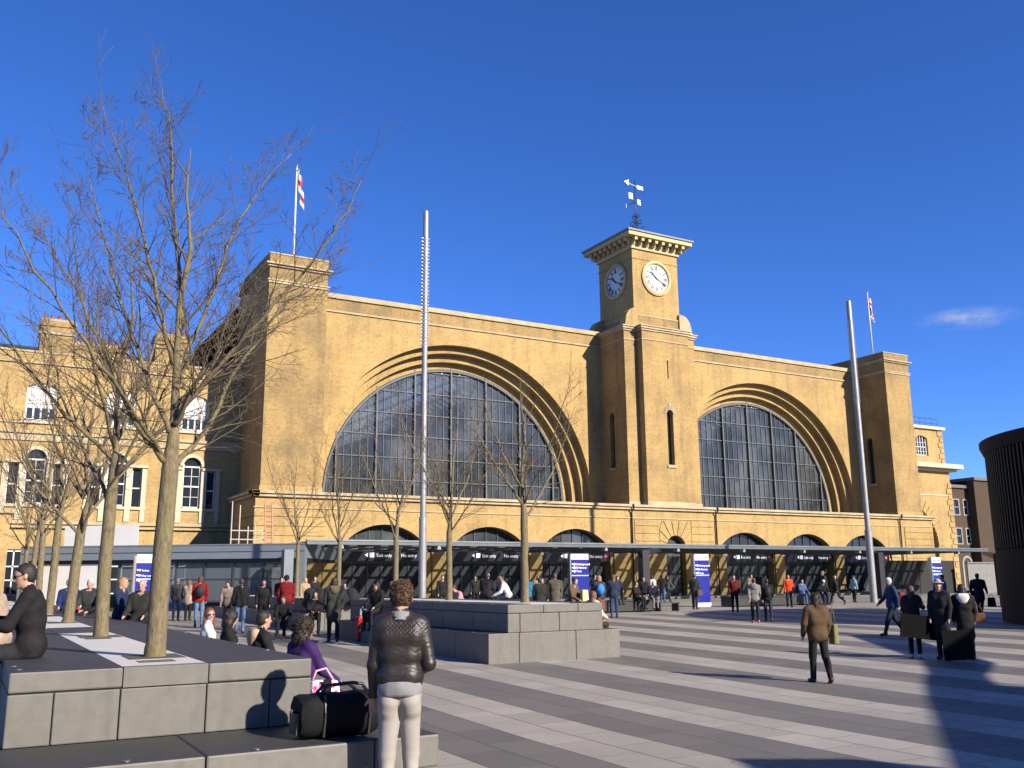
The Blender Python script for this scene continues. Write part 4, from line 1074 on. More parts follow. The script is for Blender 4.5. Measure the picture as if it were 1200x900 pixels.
# ------------------------------------------------------------------ stone planters
def granite(name, col, joint=.5, bw=1.35, bh=.62, off=(0,0,0)):
    t = NT(name); o = t.obj()
    s1 = t.noise(o, 1.1, 5, .6); s2 = t.noise(o, 9, 4, .6); s3 = t.noise(o, 190, 2, .5)
    c = t.mix(t.ramp(s1, [(.3, 0.), (.7, 1.)]), tuple(x*.86 for x in col), tuple(x*1.12 for x in col))
    c = t.mix(t.math('MULTIPLY', t.ramp(s2, [(.42, 0.), (.70, 1.)]), .45), c, tuple(x*.55 for x in col))
    mp_ = t.N('ShaderNodeMapping'); mp_.inputs['Scale'].default_value = (5, 5, .5); t.L(o, mp_.inputs[0]); s4 = t.noise(mp_.outputs[0], 1.3, 5, .6)
    c = t.mix(t.math('MULTIPLY', t.ramp(s4, [(.52, 0.), (.72, 1.)]), .4), c, tuple(x*.5 for x in col))
    c = t.mix(t.math('MULTIPLY', t.ramp(s3, [(.3, 0.), (.7, 1.)]), .4), c, tuple(x*.5 for x in col))
    t.L(c, t.b.inputs['Base Color']); t.b.inputs['Roughness'].default_value = .6
    t.bump(t.math('ADD', s3, t.math('MULTIPLY', s2, .5)), .25, .004)
    return t.mat
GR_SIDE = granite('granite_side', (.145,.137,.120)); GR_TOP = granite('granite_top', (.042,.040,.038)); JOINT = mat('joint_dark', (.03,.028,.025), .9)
WSTONE = mat('white_marble', (.64,.62,.56), .6, var=.06, scale=5)
def slab_block(mb, x0, x1, y0, y1, z0, z1, cutx=None, cuty=None, g=.008):
    """block of separate stones with open joints"""
    xs = [x0] + [c for c in (cutx or []) if x0 < c < x1] + [x1]; ys = [y0] + [c for c in (cuty or []) if y0 < c < y1] + [y1]
    for i in range(len(xs)-1):
        for j in range(len(ys)-1):
            a, b, c_, d = xs[i]+(g/2 if i else 0), xs[i+1]-(g/2 if i < len(xs)-2 else 0), ys[j]+(g/2 if j else 0), ys[j+1]-(g/2 if j < len(ys)-2 else 0)
            mb.box(a, b, c_, d, z0, z1)
def planter(name, x, y, label, lower, upper, top, strips, trees_pits, bench_top, cop=.17, studs=()):
    root = thing(name, (x, y, gz(y)), label, 'planter')
    lx0, lx1, ly0, ly1, lz = lower; ux0, ux1, uy0, uy1, uz = upper
    cy = [ly0 + 1.5*k for k in range(1, 40)]
    return root
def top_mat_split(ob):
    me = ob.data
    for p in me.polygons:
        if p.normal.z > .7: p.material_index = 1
def studs(lst, parent):
    t = MB()
    for (x, y, z) in lst: t.lathe(x, y, [(.03, z), (.03, z+.006), (0, z+.01)], 10)
    t.build('studs', STEEL, parent)

# near planter on the left
P1 = thing('stone_planter', (1.5, 8.35, 0), 'near dark granite planter and bench at the left with three tree trunks and white paving', 'planter', 'granite planters')
x0, x1, y0, y1, zb, zt1 = .37, 2.73, 8.35, 46.0, .60, 1.15
t = MB(); t.box(-1.6, 3.2, 7.6, y1, 0, .36); t.build('plinth', JOINT, P1)
t = MB(); cuts = [1.62, 3.0] + [-.2]
slab_block(t, -1.9, 3.45, 7.25, 8.35, .35, zb, [-.2, 1.62, 2.9], None)
cy = [8.35 + 1.6*k for k in range(0, 25)]
slab_block(t, 2.732, 3.45, 8.352, y1, .35, zb, None, cy)
b_ = t.build('bench_ledge', [GR_SIDE, GR_TOP], P1, bevel=.018); top_mat_split(b_)
t = MB(); t.box(x0+.02, x1-.02, y0+.02, y1, .58, zt1-.02); t.build('core', JOINT, P1)
t = MB()
zc = zt1 - .155
slab_block(t, x0, x1, y0, y0+.3, zb, zc-.008, [.69, 1.17, 1.84, 2.37], None)
slab_block(t, x1-.3, x1, y0+.302, y1, zb, zc-.008, None, cy); slab_block(t, x0, x0+.3, y0+.302, y1, 0, zc-.008, None, cy)
b_ = t.build('side_slabs', [GR_SIDE, GR_TOP], P1, bevel=.010); top_mat_split(b_)
t = MB()
pieces = [(8.35, 14.6), (16.6, 22.6), (24.0, 46.0)]
ycur = y0
slab_block(t, x0, 1.18, y0, y1, zc, zt1, None, [c+.5 for c in cy]); slab_block(t, 1.85, x1, y0, y1, zc, zt1, None, [c+.9 for c in cy])
for a, b in ((14.6, 16.6), (22.6, 24.0)): t.box(1.185, 1.845, a+.003, b-.003, zc, zt1)
b_ = t.build('coping', [GR_SIDE, GR_TOP], P1, bevel=.014); top_mat_split(b_)
pits = [9.41, 13.4, 18.7, 25.0, 30.6, 36.2, 42.0]
for a, b in pieces:
    t = MB()
    if a == y0: t.box(1.186, 1.844, y0, y0+.12, zc, zt1-.001, 1)
    yy = a + (.123 if a == y0 else 0)
    while yy < b - .01:
        ye = min(yy + .62, b)
        t.box(1.186, 1.844, yy+.003, ye-.003, zc+.06, zt1-.001); yy = ye
    t.build('white_paving', [WSTONE, GR_SIDE], P1)
t = MB()
for py in pits: t.box(1.34, 1.82, py-.27, py+.27, zt1-.0005, zt1+.003); 
t.build('tree_pit', mat('pit_gravel', (.10,.075,.05), .9, var=.4, scale=40), P1)
for py in (8.85, 9.0, 9.15): pass
t = MB()
for py in (8.78, 8.92, 13.0, 12.86): t.box(1.36, 1.66, py-.03, py+.03, zt1-.0003, zt1+.003)
t.build('drain_slots', JOINT, P1)
studs([(.45, 8.62, zt1), (.43, 9.0, zt1), (2.68, 9.6, zt1), (2.68, 10.8, zt1), (2.68, 12.2, zt1), (2.68, 13.6, zt1), (1.1, 7.33, zb), (2.0, 7.33, zb), (-.1, 7.33, zb)], P1)

# middle planter
def stepped(x0l, x1l, x0u, x1u, y0, y1, g0, h1, h2, label, sx0, sx1):
    root = thing('stone_planter', ((x0l+x1l)/2, y0, g0), label, 'planter', 'granite planters')
    t = MB(); cy = [y0 + 1.6*k for k in range(1, 20)]
    slab_block(t, x0l, x1l, y0, y1, g0-.3, g0+h1, [x0u+.45, x0u+1.9, x1u+.1] if False else [x0l+.75, x0l+2.2], cy, .006)
    b_ = t.build('lower_tier', [GR_SIDE, GR_TOP], root, bevel=.018); top_mat_split(b_)
    t = MB(); slab_block(t, x0u, x1u, y0-.001, y1, g0+h1+.001, g0+h1+.40, [x0u+.3, x0u+1.3], cy, .006)
    slab_block(t, x0u, x1u, y0-.001, y1, g0+h1+.404, g0+h2, [x0u+.9, x0u+1.8], [c+.6 for c in cy], .006)
    b_ = t.build('upper_tier', [GR_SIDE, GR_TOP], root, bevel=.018); top_mat_split(b_)
    t = MB(); yy = y0 + .02
    while yy < y1 - .3:
        t.box(sx0, sx1, yy, yy+.6, g0+h2-.05, g0+h2+.006); yy += .606
    t.build('white_paving', WSTONE, root)
    studs([(x0u+.05, y0+.8+1.3*k, g0+h2) for k in range(6)] + [(x0l+.05, y0+.8+1.3*k, g0+h1) for k in range(6)], root)
    return root
P2 = stepped(9.69, 13.08, 10.16, 12.62, 18.0, 27.6, .09, .62, 1.21, 'middle stepped granite planter with pale sunlit end face and two small trees', 10.75, 11.75)
P3 = stepped(9.85, 12.9, 10.3, 12.5, 31.2, 44.0, .24, .58, 1.02, 'farther granite planter behind the middle one with coats hung over its end', 10.75, 11.75)

# ------------------------------------------------------------------ bare trees
BARK = NT('bark'); o = BARK.obj()
mp_ = BARK.N('ShaderNodeMapping'); mp_.inputs['Scale'].default_value = (1, 1, .3); BARK.L(o, mp_.inputs[0])
f1 = BARK.noise(mp_.outputs[0], 34, 7, .7); f2 = BARK.noise(o, 3.0, 3, .6)
c = BARK.mix(BARK.ramp(f1, [(.3, 0.), (.7, 1.)]), (.07,.05,.028), (.235,.185,.105))
c = BARK.mix(BARK.math('MULTIPLY', BARK.ramp(f2, [(.45, 0.), (.7, 1.)]), .5), c, (.13,.13,.035))
BARK.L(c, BARK.b.inputs['Base Color']); BARK.b.inputs['Roughness'].default_value = .85; BARK.bump(f1, .8, .02); BARK = BARK.mat
TWIG = mat('twig_bark', (.135,.10,.06), .8, var=.35, scale=2)

def grow(seed, base, fork_z, top_z, r0, spread, leaders, detail, name, label, group='bare trees in the planters', limbs=None, leanx=0.0):
    rg = random.Random(seed)
    bx, by, bz = base
    root = thing(name, base, label, 'tree', group)
    tr = MB(); br = MB()
    H = top_z - fork_z
    def path(p, d, L, nseg, wob, up_):
        pts = [Vector(p)]; d = Vector(d).normalized()
        for i in range(nseg):
            d = d + Vector((rg.gauss(0, wob), rg.gauss(0, wob), rg.gauss(0, wob*.6) + up_)); d.normalize()
            pts.append(pts[-1] + d*(L/nseg))
        return pts
    def side_dir(d, ang):
        d = Vector(d).normalized(); o_ = d.orthogonal().normalized(); o_ = Matrix.Rotation(rg.uniform(0, 2*math.pi), 3, d) @ o_
        return (d*math.cos(ang) + o_*math.sin(ang)).normalized()
    def twig(p, d, L, r, lev):
        n = 5 if lev <= 2 else (3 if lev == 3 else 2)
        pts = path(p, d, L, n, .13 if lev < 3 else .2, .05)
        sides = 5 if lev <= 1 else (4 if lev == 2 else 3)
        rads = [max(.0022*detail_r, r*(1-.78*i/n)) for i in range(n+1)]
        br.tube(pts, rads, sides, caps=False)
        if lev >= maxlev: return
        k = {1: 7, 2: 5, 3: 3, 4: 3}[lev]; k = int(k*detail + rg.random())
        for i in range(k):
            t_ = .2 + .78*(i + rg.random()*.8)/k; t_ = min(t_, .99)
            f = t_*n; a = int(f); q = pts[a].lerp(pts[min(a+1, n)], f-a)
            dd = (pts[min(a+1, n)] - pts[a]).normalized()
            twig(q, side_dir(dd, rg.uniform(.45, .85)), L*rg.uniform(.38, .58)*(1.15-.5*t_), r*(1-.7*t_)*.6, lev+1)
    maxlev = 4 if detail >= .9 else 3
    detail_r = 1.0 if detail >= .9 else 1.7
    # trunk and leader
    tp = [Vector((bx, by, bz-.06)), Vector((bx+leanx*.2, by, bz+.12)), Vector((bx+leanx*.5+rg.gauss(0,.01), by, bz+(fork_z-bz)*.5)), Vector((bx+leanx, by, fork_z))]
    p = tp[-1]; n = 6
    for i in range(n):
        p = p + Vector((rg.gauss(.0, .06)*H/4, rg.gauss(0, .06)*H/4, H*.92/n)); tp.append(p)
    rads = [r0*1.22, r0*1.02, r0*.96, r0*.9] + [r0*.50*(1-(i+1)/n)**.9+.004 for i in range(n)]
    sm = []; sr = []
    for i in range(len(tp)-1):
        for k in range(4):
            t_ = k/4; sm.append(tp[i].lerp(tp[i+1], t_) + Vector((rg.gauss(0, r0*.04), rg.gauss(0, r0*.04), 0))); sr.append(rads[i]*(1-t_) + rads[i+1]*t_)
    sm.append(tp[-1]); sr.append(rads[-1])
    tr.tube(sm, sr, 14)
    tr.build('trunk', BARK, root, smooth=True)
    # twigs on the leader
    for i in range(int(9*detail)+3):
        t_ = .12 + .85*i/(int(9*detail)+3); f = t_*n; a = int(f); q = tp[3+a].lerp(tp[min(4+a, 9)], f-a)
        twig(q, side_dir(Vector((0, 0, 1)), rg.uniform(.5, .9)), H*rg.uniform(.24, .38)*(1.1-.6*t_), r0*.3*(1-.7*t_), 2)
    # main limbs
    if limbs is None:
        limbs = []
        for i in range(leaders):
            a = 2*math.pi*(i + rg.uniform(-.2, .2))/leaders
            out_ = rg.uniform(.75, 1.0)*spread; zz = rg.uniform(.55, .95)*H
            zf = fork_z + rg.uniform(-.05, .22)*H*.8
            limbs.append([(bx+leanx, by, zf), (bx+math.cos(a)*out_*.42, by+math.sin(a)*out_*.42, zf + zz*.30), (bx+math.cos(a)*out_*.75, by+math.sin(a)*out_*.75, zf+zz*.62), (bx+math.cos(a)*out_, by+math.sin(a)*out_, zf+zz*.95)])
    for li, L in enumerate(limbs):
        P = [Vector(q) for q in L]; rr_ = r0*(.34 if li < 4 else .27)
        # smooth catmull
        pts = []
        Q = [P[0]*2-P[1]] + P + [P[-1]*2-P[-2]]
        for i in range(1, len(Q)-2):
            for k in range(4):
                t_ = k/4
                pts.append(.5*((2*Q[i]) + (-Q[i-1]+Q[i+1])*t_ + (2*Q[i-1]-5*Q[i]+4*Q[i+1]-Q[i+2])*t_*t_ + (-Q[i-1]+3*Q[i]-3*Q[i+1]+Q[i+2])*t_**3) + Vector((rg.gauss(0,.012), rg.gauss(0,.012), rg.gauss(0,.012))))
        pts.append(P[-1])
        N_ = len(pts)-1
        rads = [max(.004, rr_*(1-.88*i/N_)) for i in range(N_+1)]
        lm.tube(pts, rads, 8) if False else br.tube(pts, rads, 8, m=1)
        Ltot = sum((pts[i+1]-pts[i]).length for i in range(N_))
        k = int(20*detail)+3
        for i in range(k):
            t_ = .14 + .84*(i + rg.random()*.7)/k; t_ = min(t_, .985); f = t_*N_; a = int(f); q = pts[a].lerp(pts[a+1], f-a); dd = (pts[a+1]-pts[a]).normalized()
            twig(q, side_dir(dd, rg.uniform(.4, .8)), Ltot*rg.uniform(.18, .33)*(1.15-.6*t_), rads[a]*.48, 2)
        twig(pts[-1], pts[-1]-pts[-2], Ltot*.25, rads[-1], 3)
    br.build('branches', [TWIG, BARK], root, smooth=True)
    return root

# nearest tree: limbs follow the real one
Y1 = 9.41
limbs1 = [
 [(1.57,Y1,2.95),(1.40,Y1-.1,3.15),(1.13,Y1-.25,3.55),(.90,Y1-.45,4.05),(.62,Y1-.6,4.65),(.33,Y1-.75,5.1)],
 [(1.60,Y1,2.85),(1.78,Y1+.1,3.10),(2.05,Y1+.3,3.55),(2.35,Y1+.5,4.3),(2.75,Y1+.7,5.1),(3.15,Y1+.9,5.6),(3.45,Y1+1.0,5.85)],
 [(1.60,Y1,3.3),(1.48,Y1+.2,3.7),(1.30,Y1+.5,4.4),(1.1,Y1+.75,5.2),(.9,Y1+.9,6.1),(.75,Y1+1.0,6.8)],
 [(1.62,Y1,3.4),(1.80,Y1-.2,3.75),(2.1,Y1-.5,4.3),(2.45,Y1-.75,4.9),(2.85,Y1-.9,5.6),(3.1,Y1-1.0,6.3)],
 [(1.62,Y1,3.9),(1.75,Y1+.1,4.4),(1.95,Y1+.1,5.1),(2.15,Y1+.2,5.9),(2.45,Y1+.3,6.7),(2.75,Y1+.3,7.2)],
 [(1.60,Y1,4.1),(1.42,Y1-.1,4.7),(1.2,Y1-.3,5.4),(1.0,Y1-.35,6.1),(.72,Y1-.4,6.9)],
 [(1.55,Y1,3.0),(1.3,Y1-.3,3.3),(.95,Y1-.7,3.7),(.5,Y1-1.0,4.3),(.1,Y1-1.2,4.9),(-.2,Y1-1.3,5.5)],
 [(1.62,Y1,3.6),(1.9,Y1+.5,4.0),(2.2,Y1+1.0,4.6),(2.4,Y1+1.3,5.3),(2.6,Y1+1.4,6.0)],
 [(1.64,Y1,4.6),(1.6,Y1+.1,5.3),(1.5,Y1+.1,6.1),(1.42,Y1,6.9),(1.3,Y1,7.5)],
]
limbs1 = [[(x, y, 2.85+(z-2.85)*.84) for x, y, z in L] for L in limbs1]
grow(11, (1.59, Y1, 1.15), 2.85, 6.5, .089, 2.0, 7, 1.0, 'bare_tree', 'tallest and nearest bare tree, thick mossy trunk closest to the white paving edge', limbs=limbs1, leanx=.03)
grow(12, (1.59, 13.4, 1.15), 2.95, 6.9, .086, 2.0, 6, .9, 'bare_tree', 'second nearest bare tree of the left row, trunk right beside the seated man')
grow(13, (1.66, 18.7, 1.15), 2.75, 6.6, .092, 1.9, 6, .75, 'bare_tree', 'third bare tree of the left row, slightly leaning trunk on its white paving square', leanx=.1)
far = [(1.80, 25.0, 'fourth bare tree of the left row, darker trunk with a knot mark'), (1.93, 30.6, 'fifth bare tree of the left row, before the white shelter panel'),
       (2.0, 36.2, 'sixth bare tree of the left row, pale thin trunk before the shelter'), (2.05, 42.0, 'seventh and farthest bare tree of the left row')]
protoA = None
for i, (x, y, lb) in enumerate(far):
    if i in (0, 2):
        protoA = grow(14+i, (x, y, 1.15), 3.2, 7.0, .09, 1.9, 5, .6, 'bare_tree', lb, leanx=.05)
    else:
        c_ = copy_tree(protoA); c_.location = (x, y, 1.15); c_.rotation_euler.z = 1.9 + i; c_['label'] = lb
mid = [(11.3, 19.2, 1.30, 'bare tree rooted nearest in the middle planter, in front of the blue totem sign'), (11.3, 23.2, 1.30, 'second bare tree of the middle planter, just right of the tall steel mast'),
       (11.35, 27.0, 1.30, 'third bare tree of the planter row, just left of the tall steel mast'), (11.3, 31.9, 1.26, 'fourth bare tree of the planter row, on the farther planter beside the coats'), (11.3, 36.7, 1.26, 'fifth and farthest bare tree of the planter row, nearest the grey shelter')]
tops = [6.9, 7.1, 8.0, 7.2, 7.1]
for i, (x, y, z, lb) in enumerate(mid):
    grow(30+i, (x, y, z), z+1.75+.25*(i == 0), tops[i], .085 if i else .095, 1.75, 5, .8 if i < 2 else .6, 'bare_tree', lb)

# ------------------------------------------------------------------ street furniture
def bench(x0, y0, x1, y1, h, label, solid=True, wd=.9):
    g0 = gz((y0+y1)/2); a = Vector((x0, y0)); b = Vector((x1, y1)); d = (b-a); L = d.length; d.normalize(); n = Vector((-d.y, d.x))
    root = thing('bench', (x0, y0, g0), label, 'bench')
    def bx(mb, s0, s1, d0, d1, z0, z1, m=0):
        q = [a+d*s0+n*d0, a+d*s1+n*d0, a+d*s1+n*d1, a+d*s0+n*d1]; vs = [(p.x, p.y, z0) for p in q] + [(p.x, p.y, z1) for p in q]
        mb.add(vs, [(3,2,1,0),(4,5,6,7),(0,1,5,4),(1,2,6,5),(2,3,7,6),(3,0,4,7)], m)
    t = MB()
    if solid: bx(t, 0, L, 0, wd, g0+.06, g0+h-.06)
    else:
        bx(t, .0, .06, 0, wd, g0, g0+h-.06); bx(t, L-.06, L, 0, wd, g0, g0+h-.06)
    t.build('base', mat('black_granite', (.02,.02,.022), .5), root)
    t = MB(); bx(t, -.02, L+.02, -.03, wd+.03, g0+h-.06, g0+h); t.build('seat', mat('dark_seat', (.05,.05,.052), .45) if not solid else mat('black_granite', (.02,.02,.022), .5), root, bevel=.008)
    if solid:
        t = MB(); bx(t, .02, L-.02, .1, wd-.1, g0, g0+.06); t.build('plinth', JOINT, root)
    return root
bench(24.9, 36.6, 28.7, 36.6, .56, 'long black granite bench with people seated, left of the small frame bench')
bench(28.95, 36.5, 30.1, 36.5, .42, 'small open black frame bench at the end of the long bench', solid=False, wd=.5)
bench(35.4, 38.6, 42.6, 38.2, .55, 'long low black granite bench on the right, behind the walking people')
bench(46.5, 30.0, 52.5, 29.0, .55, 'black granite bench beside the round drum building, farthest right')

def rounded(mb, x0, x1, y0, y1, z0, z1, r=.06, m=0, n=5):
    poly = []
    for cx, cy, a0 in ((x1-r, y1-r, 0), (x0+r, y1-r, 90), (x0+r, y0+r, 180), (x1-r, y0+r, 270)):
        for k in range(n+1): a = R(a0 + 90*k/n); poly.append((cx + r*math.cos(a), cy + r*math.sin(a)))
    mb.prism(poly, 'z', z0, z1, m)
# black holdall on the bench beside the standing man
HB_ = thing('holdall_bag', (2.72, 7.6, .6), 'big black holdall bag standing on the granite bench left of the leather jacket man', 'bag')
CLOTHB = mat('black_nylon', (.006,.006,.007), .75, var=.2, scale=12, bump=.3, spec=.2)
t = MB(); n = 22; Lx0, Lx1 = 2.38, 3.02; prof = []
for i in range(13):
    u = i/12; s = (1-abs(2*u-1)**6)**.5*.06 + .94; s = s if 0 < i < 12 else .86
    prof.append((Lx0 + (Lx1-Lx0)*u, s))
ids = []
for x, s in prof:
    row = []
    for k in range(n):
        a = 2*math.pi*k/n; ca, sa = math.cos(a), math.sin(a)
        e = .55; px = .17*s*math.copysign(abs(ca)**e, ca); pz = .165*s*math.copysign(abs(sa)**e, sa)
        row.append(len(t.v)); t.v.append((x + .006*math.sin(7*a+x*30), 7.62 + px, .60 + .168 + pz + .006*math.sin(x*23+3*a)))
    ids.append(row)
for i in range(len(ids)-1):
    for k in range(n): t.f.append([ids[i][k], ids[i+1][k], ids[i+1][(k+1)%n], ids[i][(k+1)%n]]); t.m.append(0)
t.f.append(ids[0]); t.m.append(0); t.f.append(ids[-1][::-1]); t.m.append(0)
t.build('body', CLOTHB, HB_, auto=50, recalc=True)
t = MB(); rounded(t, 2.345, 2.385, 7.53, 7.71, .64, .80, .03); t.build('end_pocket', mat('grey_pocket', (.05,.05,.055), .5), HB_, bevel=.01)
t = MB(); t.tube([(2.56, 7.56, .93), (2.60, 7.56, .99), (2.70, 7.56, 1.0), (2.82, 7.56, 1.005), (2.90, 7.56, .99), (2.95, 7.56, .93)], .014, 8); t.tube([(2.56, 7.68, .93), (2.60, 7.66, .98), (2.82, 7.66, .99), (2.90, 7.68, .93)], .014, 8); t.build('handle', BLACK, HB_, smooth=True)
t = MB(); t.box(2.336, 2.348, 7.60, 7.635, .80, .825); t.build('buckle', STEEL, HB_)
t = MB(); t.tube([(2.55, 7.45, .62), (2.56, 7.44, .8), (2.56, 7.47, .93)], .012, 6); t.tube([(2.92, 7.45, .62), (2.93, 7.44, .8), (2.95, 7.47, .93)], .012, 6)
t.build('straps', BLACK, HB_)
# floral bag on the bench ledge
FLR = NT('floral_cloth'); o = FLR.obj(); vo = FLR.N('ShaderNodeTexVoronoi', i_Scale=16.0); FLR.L(o, vo.inputs['Vector'])
c = FLR.ramp(vo.outputs['Distance'], [(0, (.35,.01,.10)), (.22, (.75,.12,.35)), (.38, (.02,.015,.02)), (.46, (.85,.70,.75)), (.75, (.85,.80,.80))], 'CONSTANT')
FLR.L(c, FLR.b.inputs['Base Color']); FLR.b.inputs['Roughness'].default_value = .7; FLR = FLR.mat
FB_ = thing('floral_bag', (3.16, 9.35, .6), 'pink and white flower patterned bag with a black strap beside the purple jumper woman', 'bag')
t = MB(); t.frustum(3.0, 3.34, 9.2, 9.46, .60, .86, .035); t.build('body', FLR, FB_, bevel=.03)
t = MB(); t.box(3.13, 3.21, 9.185, 9.2, .61, .88); t.build('strap', CLOTHB, FB_)
t = MB(); t.tube([(3.06, 9.33, .85), (3.1, 9.33, .95), (3.2, 9.33, .97), (3.28, 9.33, .85)], .012, 6); t.build('handle', mat('pink_strap', (.7,.4,.45), .6), FB_, smooth=True)
# red suitcase
SC = thing('red_suitcase', (9.86, 25.6, .18), 'upright bright red suitcase standing before the dark planter side', 'suitcase')
t = MB(); rounded(t, 9.62, 10.02, 25.5, 25.76, .24, .86, .05); t.build('shell', mat('red_case', (.50,.012,.015), .35), SC, bevel=.02)
t = MB(); t.tube([(9.72, 25.63, .85), (9.72, 25.63, 1.05), (9.92, 25.63, 1.05), (9.92, 25.63, .85)], .012, 6); t.build('handle', STEEL, SC)
t = MB()
for x in (9.68, 9.96): t.tube([(x-.02, 25.6, .215), (x+.02, 25.6, .215)], .035, 10)
t.build('wheels', BLACK, SC)
t = MB(); rounded(t, 9.68, 9.96, 25.47, 25.5, .32, .55, .03); t.build('front_pocket', mat('red_case_dark', (.30,.01,.012), .4), SC)
# bottle on the case
BT = MB(); BT.lathe(9.74, 25.63, [(0,.865),(.035,.865),(.035,1.0),(.015,1.04),(.015,1.07),(0,1.07)], 12); bo = BT.build('water_bottle', mat('clear_plastic', (.5,.55,.6), .2), smooth=True); tag(bo, 'small clear water bottle standing on the red suitcase', 'bottle')
# black portfolio boards held by the people at the right
def board(cx, cy, z0, w_, h_, ang, tilt, label, name='portfolio_board', lean=0.0):
    ca, sa = math.cos(R(ang)), math.sin(R(ang)); t = MB()
    pts = []
    for (u, v) in ((-w_/2, 0), (w_/2, 0), (w_/2, h_), (-w_/2, h_)):
        ur, vr = u*math.cos(R(tilt)) - v*math.sin(R(tilt)), u*math.sin(R(tilt)) + v*math.cos(R(tilt))
        pts.append((ur, vr))
    for s in (-.012, .012):
        for ur, vr in pts: t.v.append((cx + ur*ca - s*sa - vr*lean*sa*-1*0, cy + ur*sa + s*ca + vr*lean, z0 + vr))
    t.f += [[0,1,2,3],[7,6,5,4],[0,4,5,1],[1,5,6,2],[2,6,7,3],[3,7,4,0]]; t.m += [0]*6
    ob = t.build(name, mat('black_board', (.008,.008,.009), .9, spec=.08, var=.15), recalc=True, bevel=.004); return tag(ob, label, 'portfolio')
board(18.25, 14.05, .48, .86, .50, -30, -7, 'black portfolio board held sideways by the woman in white trainers')
board(18.55, 13.35, .06, .62, .62, -32, 2, 'square black portfolio board standing on the paving before the hat wearer')
# coats heaped over the farther planter end
CT = MB(); rg = random.Random(3)
for k in range(5):
    x = 9.95 + k*.36; CT.tube([(x, 31.1, .95+rg.random()*.25), (x+.1, 31.0, 1.25), (x+.15, 31.3, 1.42), (x+.3, 31.5, 1.36)], [.2, .24, .22, .12], 9)
tag(CT.build('coat_pile', mat('black_wool', (.012,.012,.014), .9), smooth=True), 'heap of black coats thrown over the end of the farther planter', 'coats')
# ------------------------------------------------------------------ people: one continuous body from blended volumes
SKIN = mat('skin', (.52,.30,.21), .5, var=.05, scale=20)
SKIND = mat('skin_dark', (.12,.06,.035), .5, var=.05)
def cloth(name, col, rough=.85): return mat('cloth_'+name, col, rough, var=.22, scale=9, bump=.5, bscale=22, spec=.15)
class SDF:
    def __init__(s): s.p = []
    def cap(s, a, b, ra, rb, lab, k=.02, sc=(1,1,1)): s.p.append(('c', np.array(a, float), np.array(b, float), ra, rb, lab, k, np.array(sc, float))); return s
    def ell(s, c, r, lab, k=.02, rotz=0.): s.p.append(('e', np.array(c, float), np.array(r, float), rotz, 0, lab, k, None)); return s
    def mesh(s, h, name, mats, parent, disp=None, smooth=True, cut=None):
        lo = np.full(3, 1e9); hi = -lo
        for q in s.p:
            if q[0] == 'c': 
                rr_ = max(q[3], q[4])*np.maximum(1, 1/q[7]); l = np.minimum(q[1], q[2]) - rr_; g = np.maximum(q[1], q[2]) + rr_
            else: m_ = q[2].max(); l = q[1] - m_; g = q[1] + m_
            lo = np.minimum(lo, l); hi = np.maximum(hi, g)
        lo -= .08; hi += .08
        n = np.ceil((hi-lo)/h).astype(int) + 1
        ax = [lo[i] + h*np.arange(n[i]) for i in range(3)]
        F = np.full(n, .3, np.float32); B = np.full(n, .3, np.float32); Lb = np.zeros(n, np.int16)
        for q in s.p:
            if q[0] == 'c': rr_ = max(q[3], q[4])*np.maximum(1, 1/q[7]); l = np.minimum(q[1], q[2]) - rr_; g = np.maximum(q[1], q[2]) + rr_
            else: m_ = q[2].max(); l = q[1] - m_; g = q[1] + m_
            i0 = np.maximum(0, np.floor((l - .07 - lo)/h).astype(int)); i1 = np.minimum(n, np.ceil((g + .07 - lo)/h).astype(int) + 1)
            sl_ = tuple(slice(i0[i], i1[i]) for i in range(3))
            P = np.stack(np.meshgrid(*[ax[i][sl_[i]] for i in range(3)], indexing='ij'), -1)
            if q[0] == 'c':
                sc = q[7]; a = q[1]*sc; b = q[2]*sc; ab = b - a; Q = P*sc - a
                t_ = np.clip((Q@ab)/max(ab@ab, 1e-9), 0, 1); d = np.linalg.norm(Q - t_[..., None]*ab, axis=-1) - (q[3] + (q[4]-q[3])*t_)
                d = d/sc.max()
            else:
                Q = P - q[1]
                if q[3]:
                    ca, sa = math.cos(-q[3]), math.sin(-q[3]); Q = np.stack([Q[...,0]*ca - Q[...,1]*sa, Q[...,0]*sa + Q[...,1]*ca, Q[...,2]], -1)
                k0 = np.linalg.norm(Q/q[2], axis=-1); k1 = np.linalg.norm(Q/(q[2]**2), axis=-1); d = k0*(k0-1)/np.maximum(k1, 1e-6)
            f = F[sl_]; bb = B[sl_]; ll = Lb[sl_]; k = q[6]
            m_ = d < bb; ll[m_] = q[5]; bb[m_] = d[m_]
            hh = np.clip(.5 + .5*(f-d)/k, 0, 1); F[sl_] = f*(1-hh) + d*hh - k*hh*(1-hh); B[sl_] = bb; Lb[sl_] = ll
        if disp is not None or cut is not None:
            P = np.stack(np.meshgrid(*ax, indexing='ij'), -1)
            if disp is not None: F = F + disp(P).astype(np.float32)
            if cut is not None: F = np.maximum(F, cut(P).astype(np.float32))
        V, Fc, lb = surface_nets(F, Lb, lo, h)
        me = bpy.data.meshes.new(name); me.vertices.add(len(V)); me.vertices.foreach_set('co', V.astype(np.float32).ravel())
        me.loops.add(len(Fc)*4); me.loops.foreach_set('vertex_index', Fc.astype(np.int32).ravel())
        me.polygons.add(len(Fc)); me.polygons.foreach_set('loop_start', np.arange(0, len(Fc)*4, 4, dtype=np.int32))
        for m_ in mats: me.materials.append(m_)
        me.polygons.foreach_set('material_index', lb.astype(np.int32)); me.polygons.foreach_set('use_smooth', np.ones(len(Fc), bool))
        me.update(calc_edges=True); me.validate()
        ob = bpy.data.objects.new(name, me); COL.objects.link(ob); ob.parent = parent
        return ob
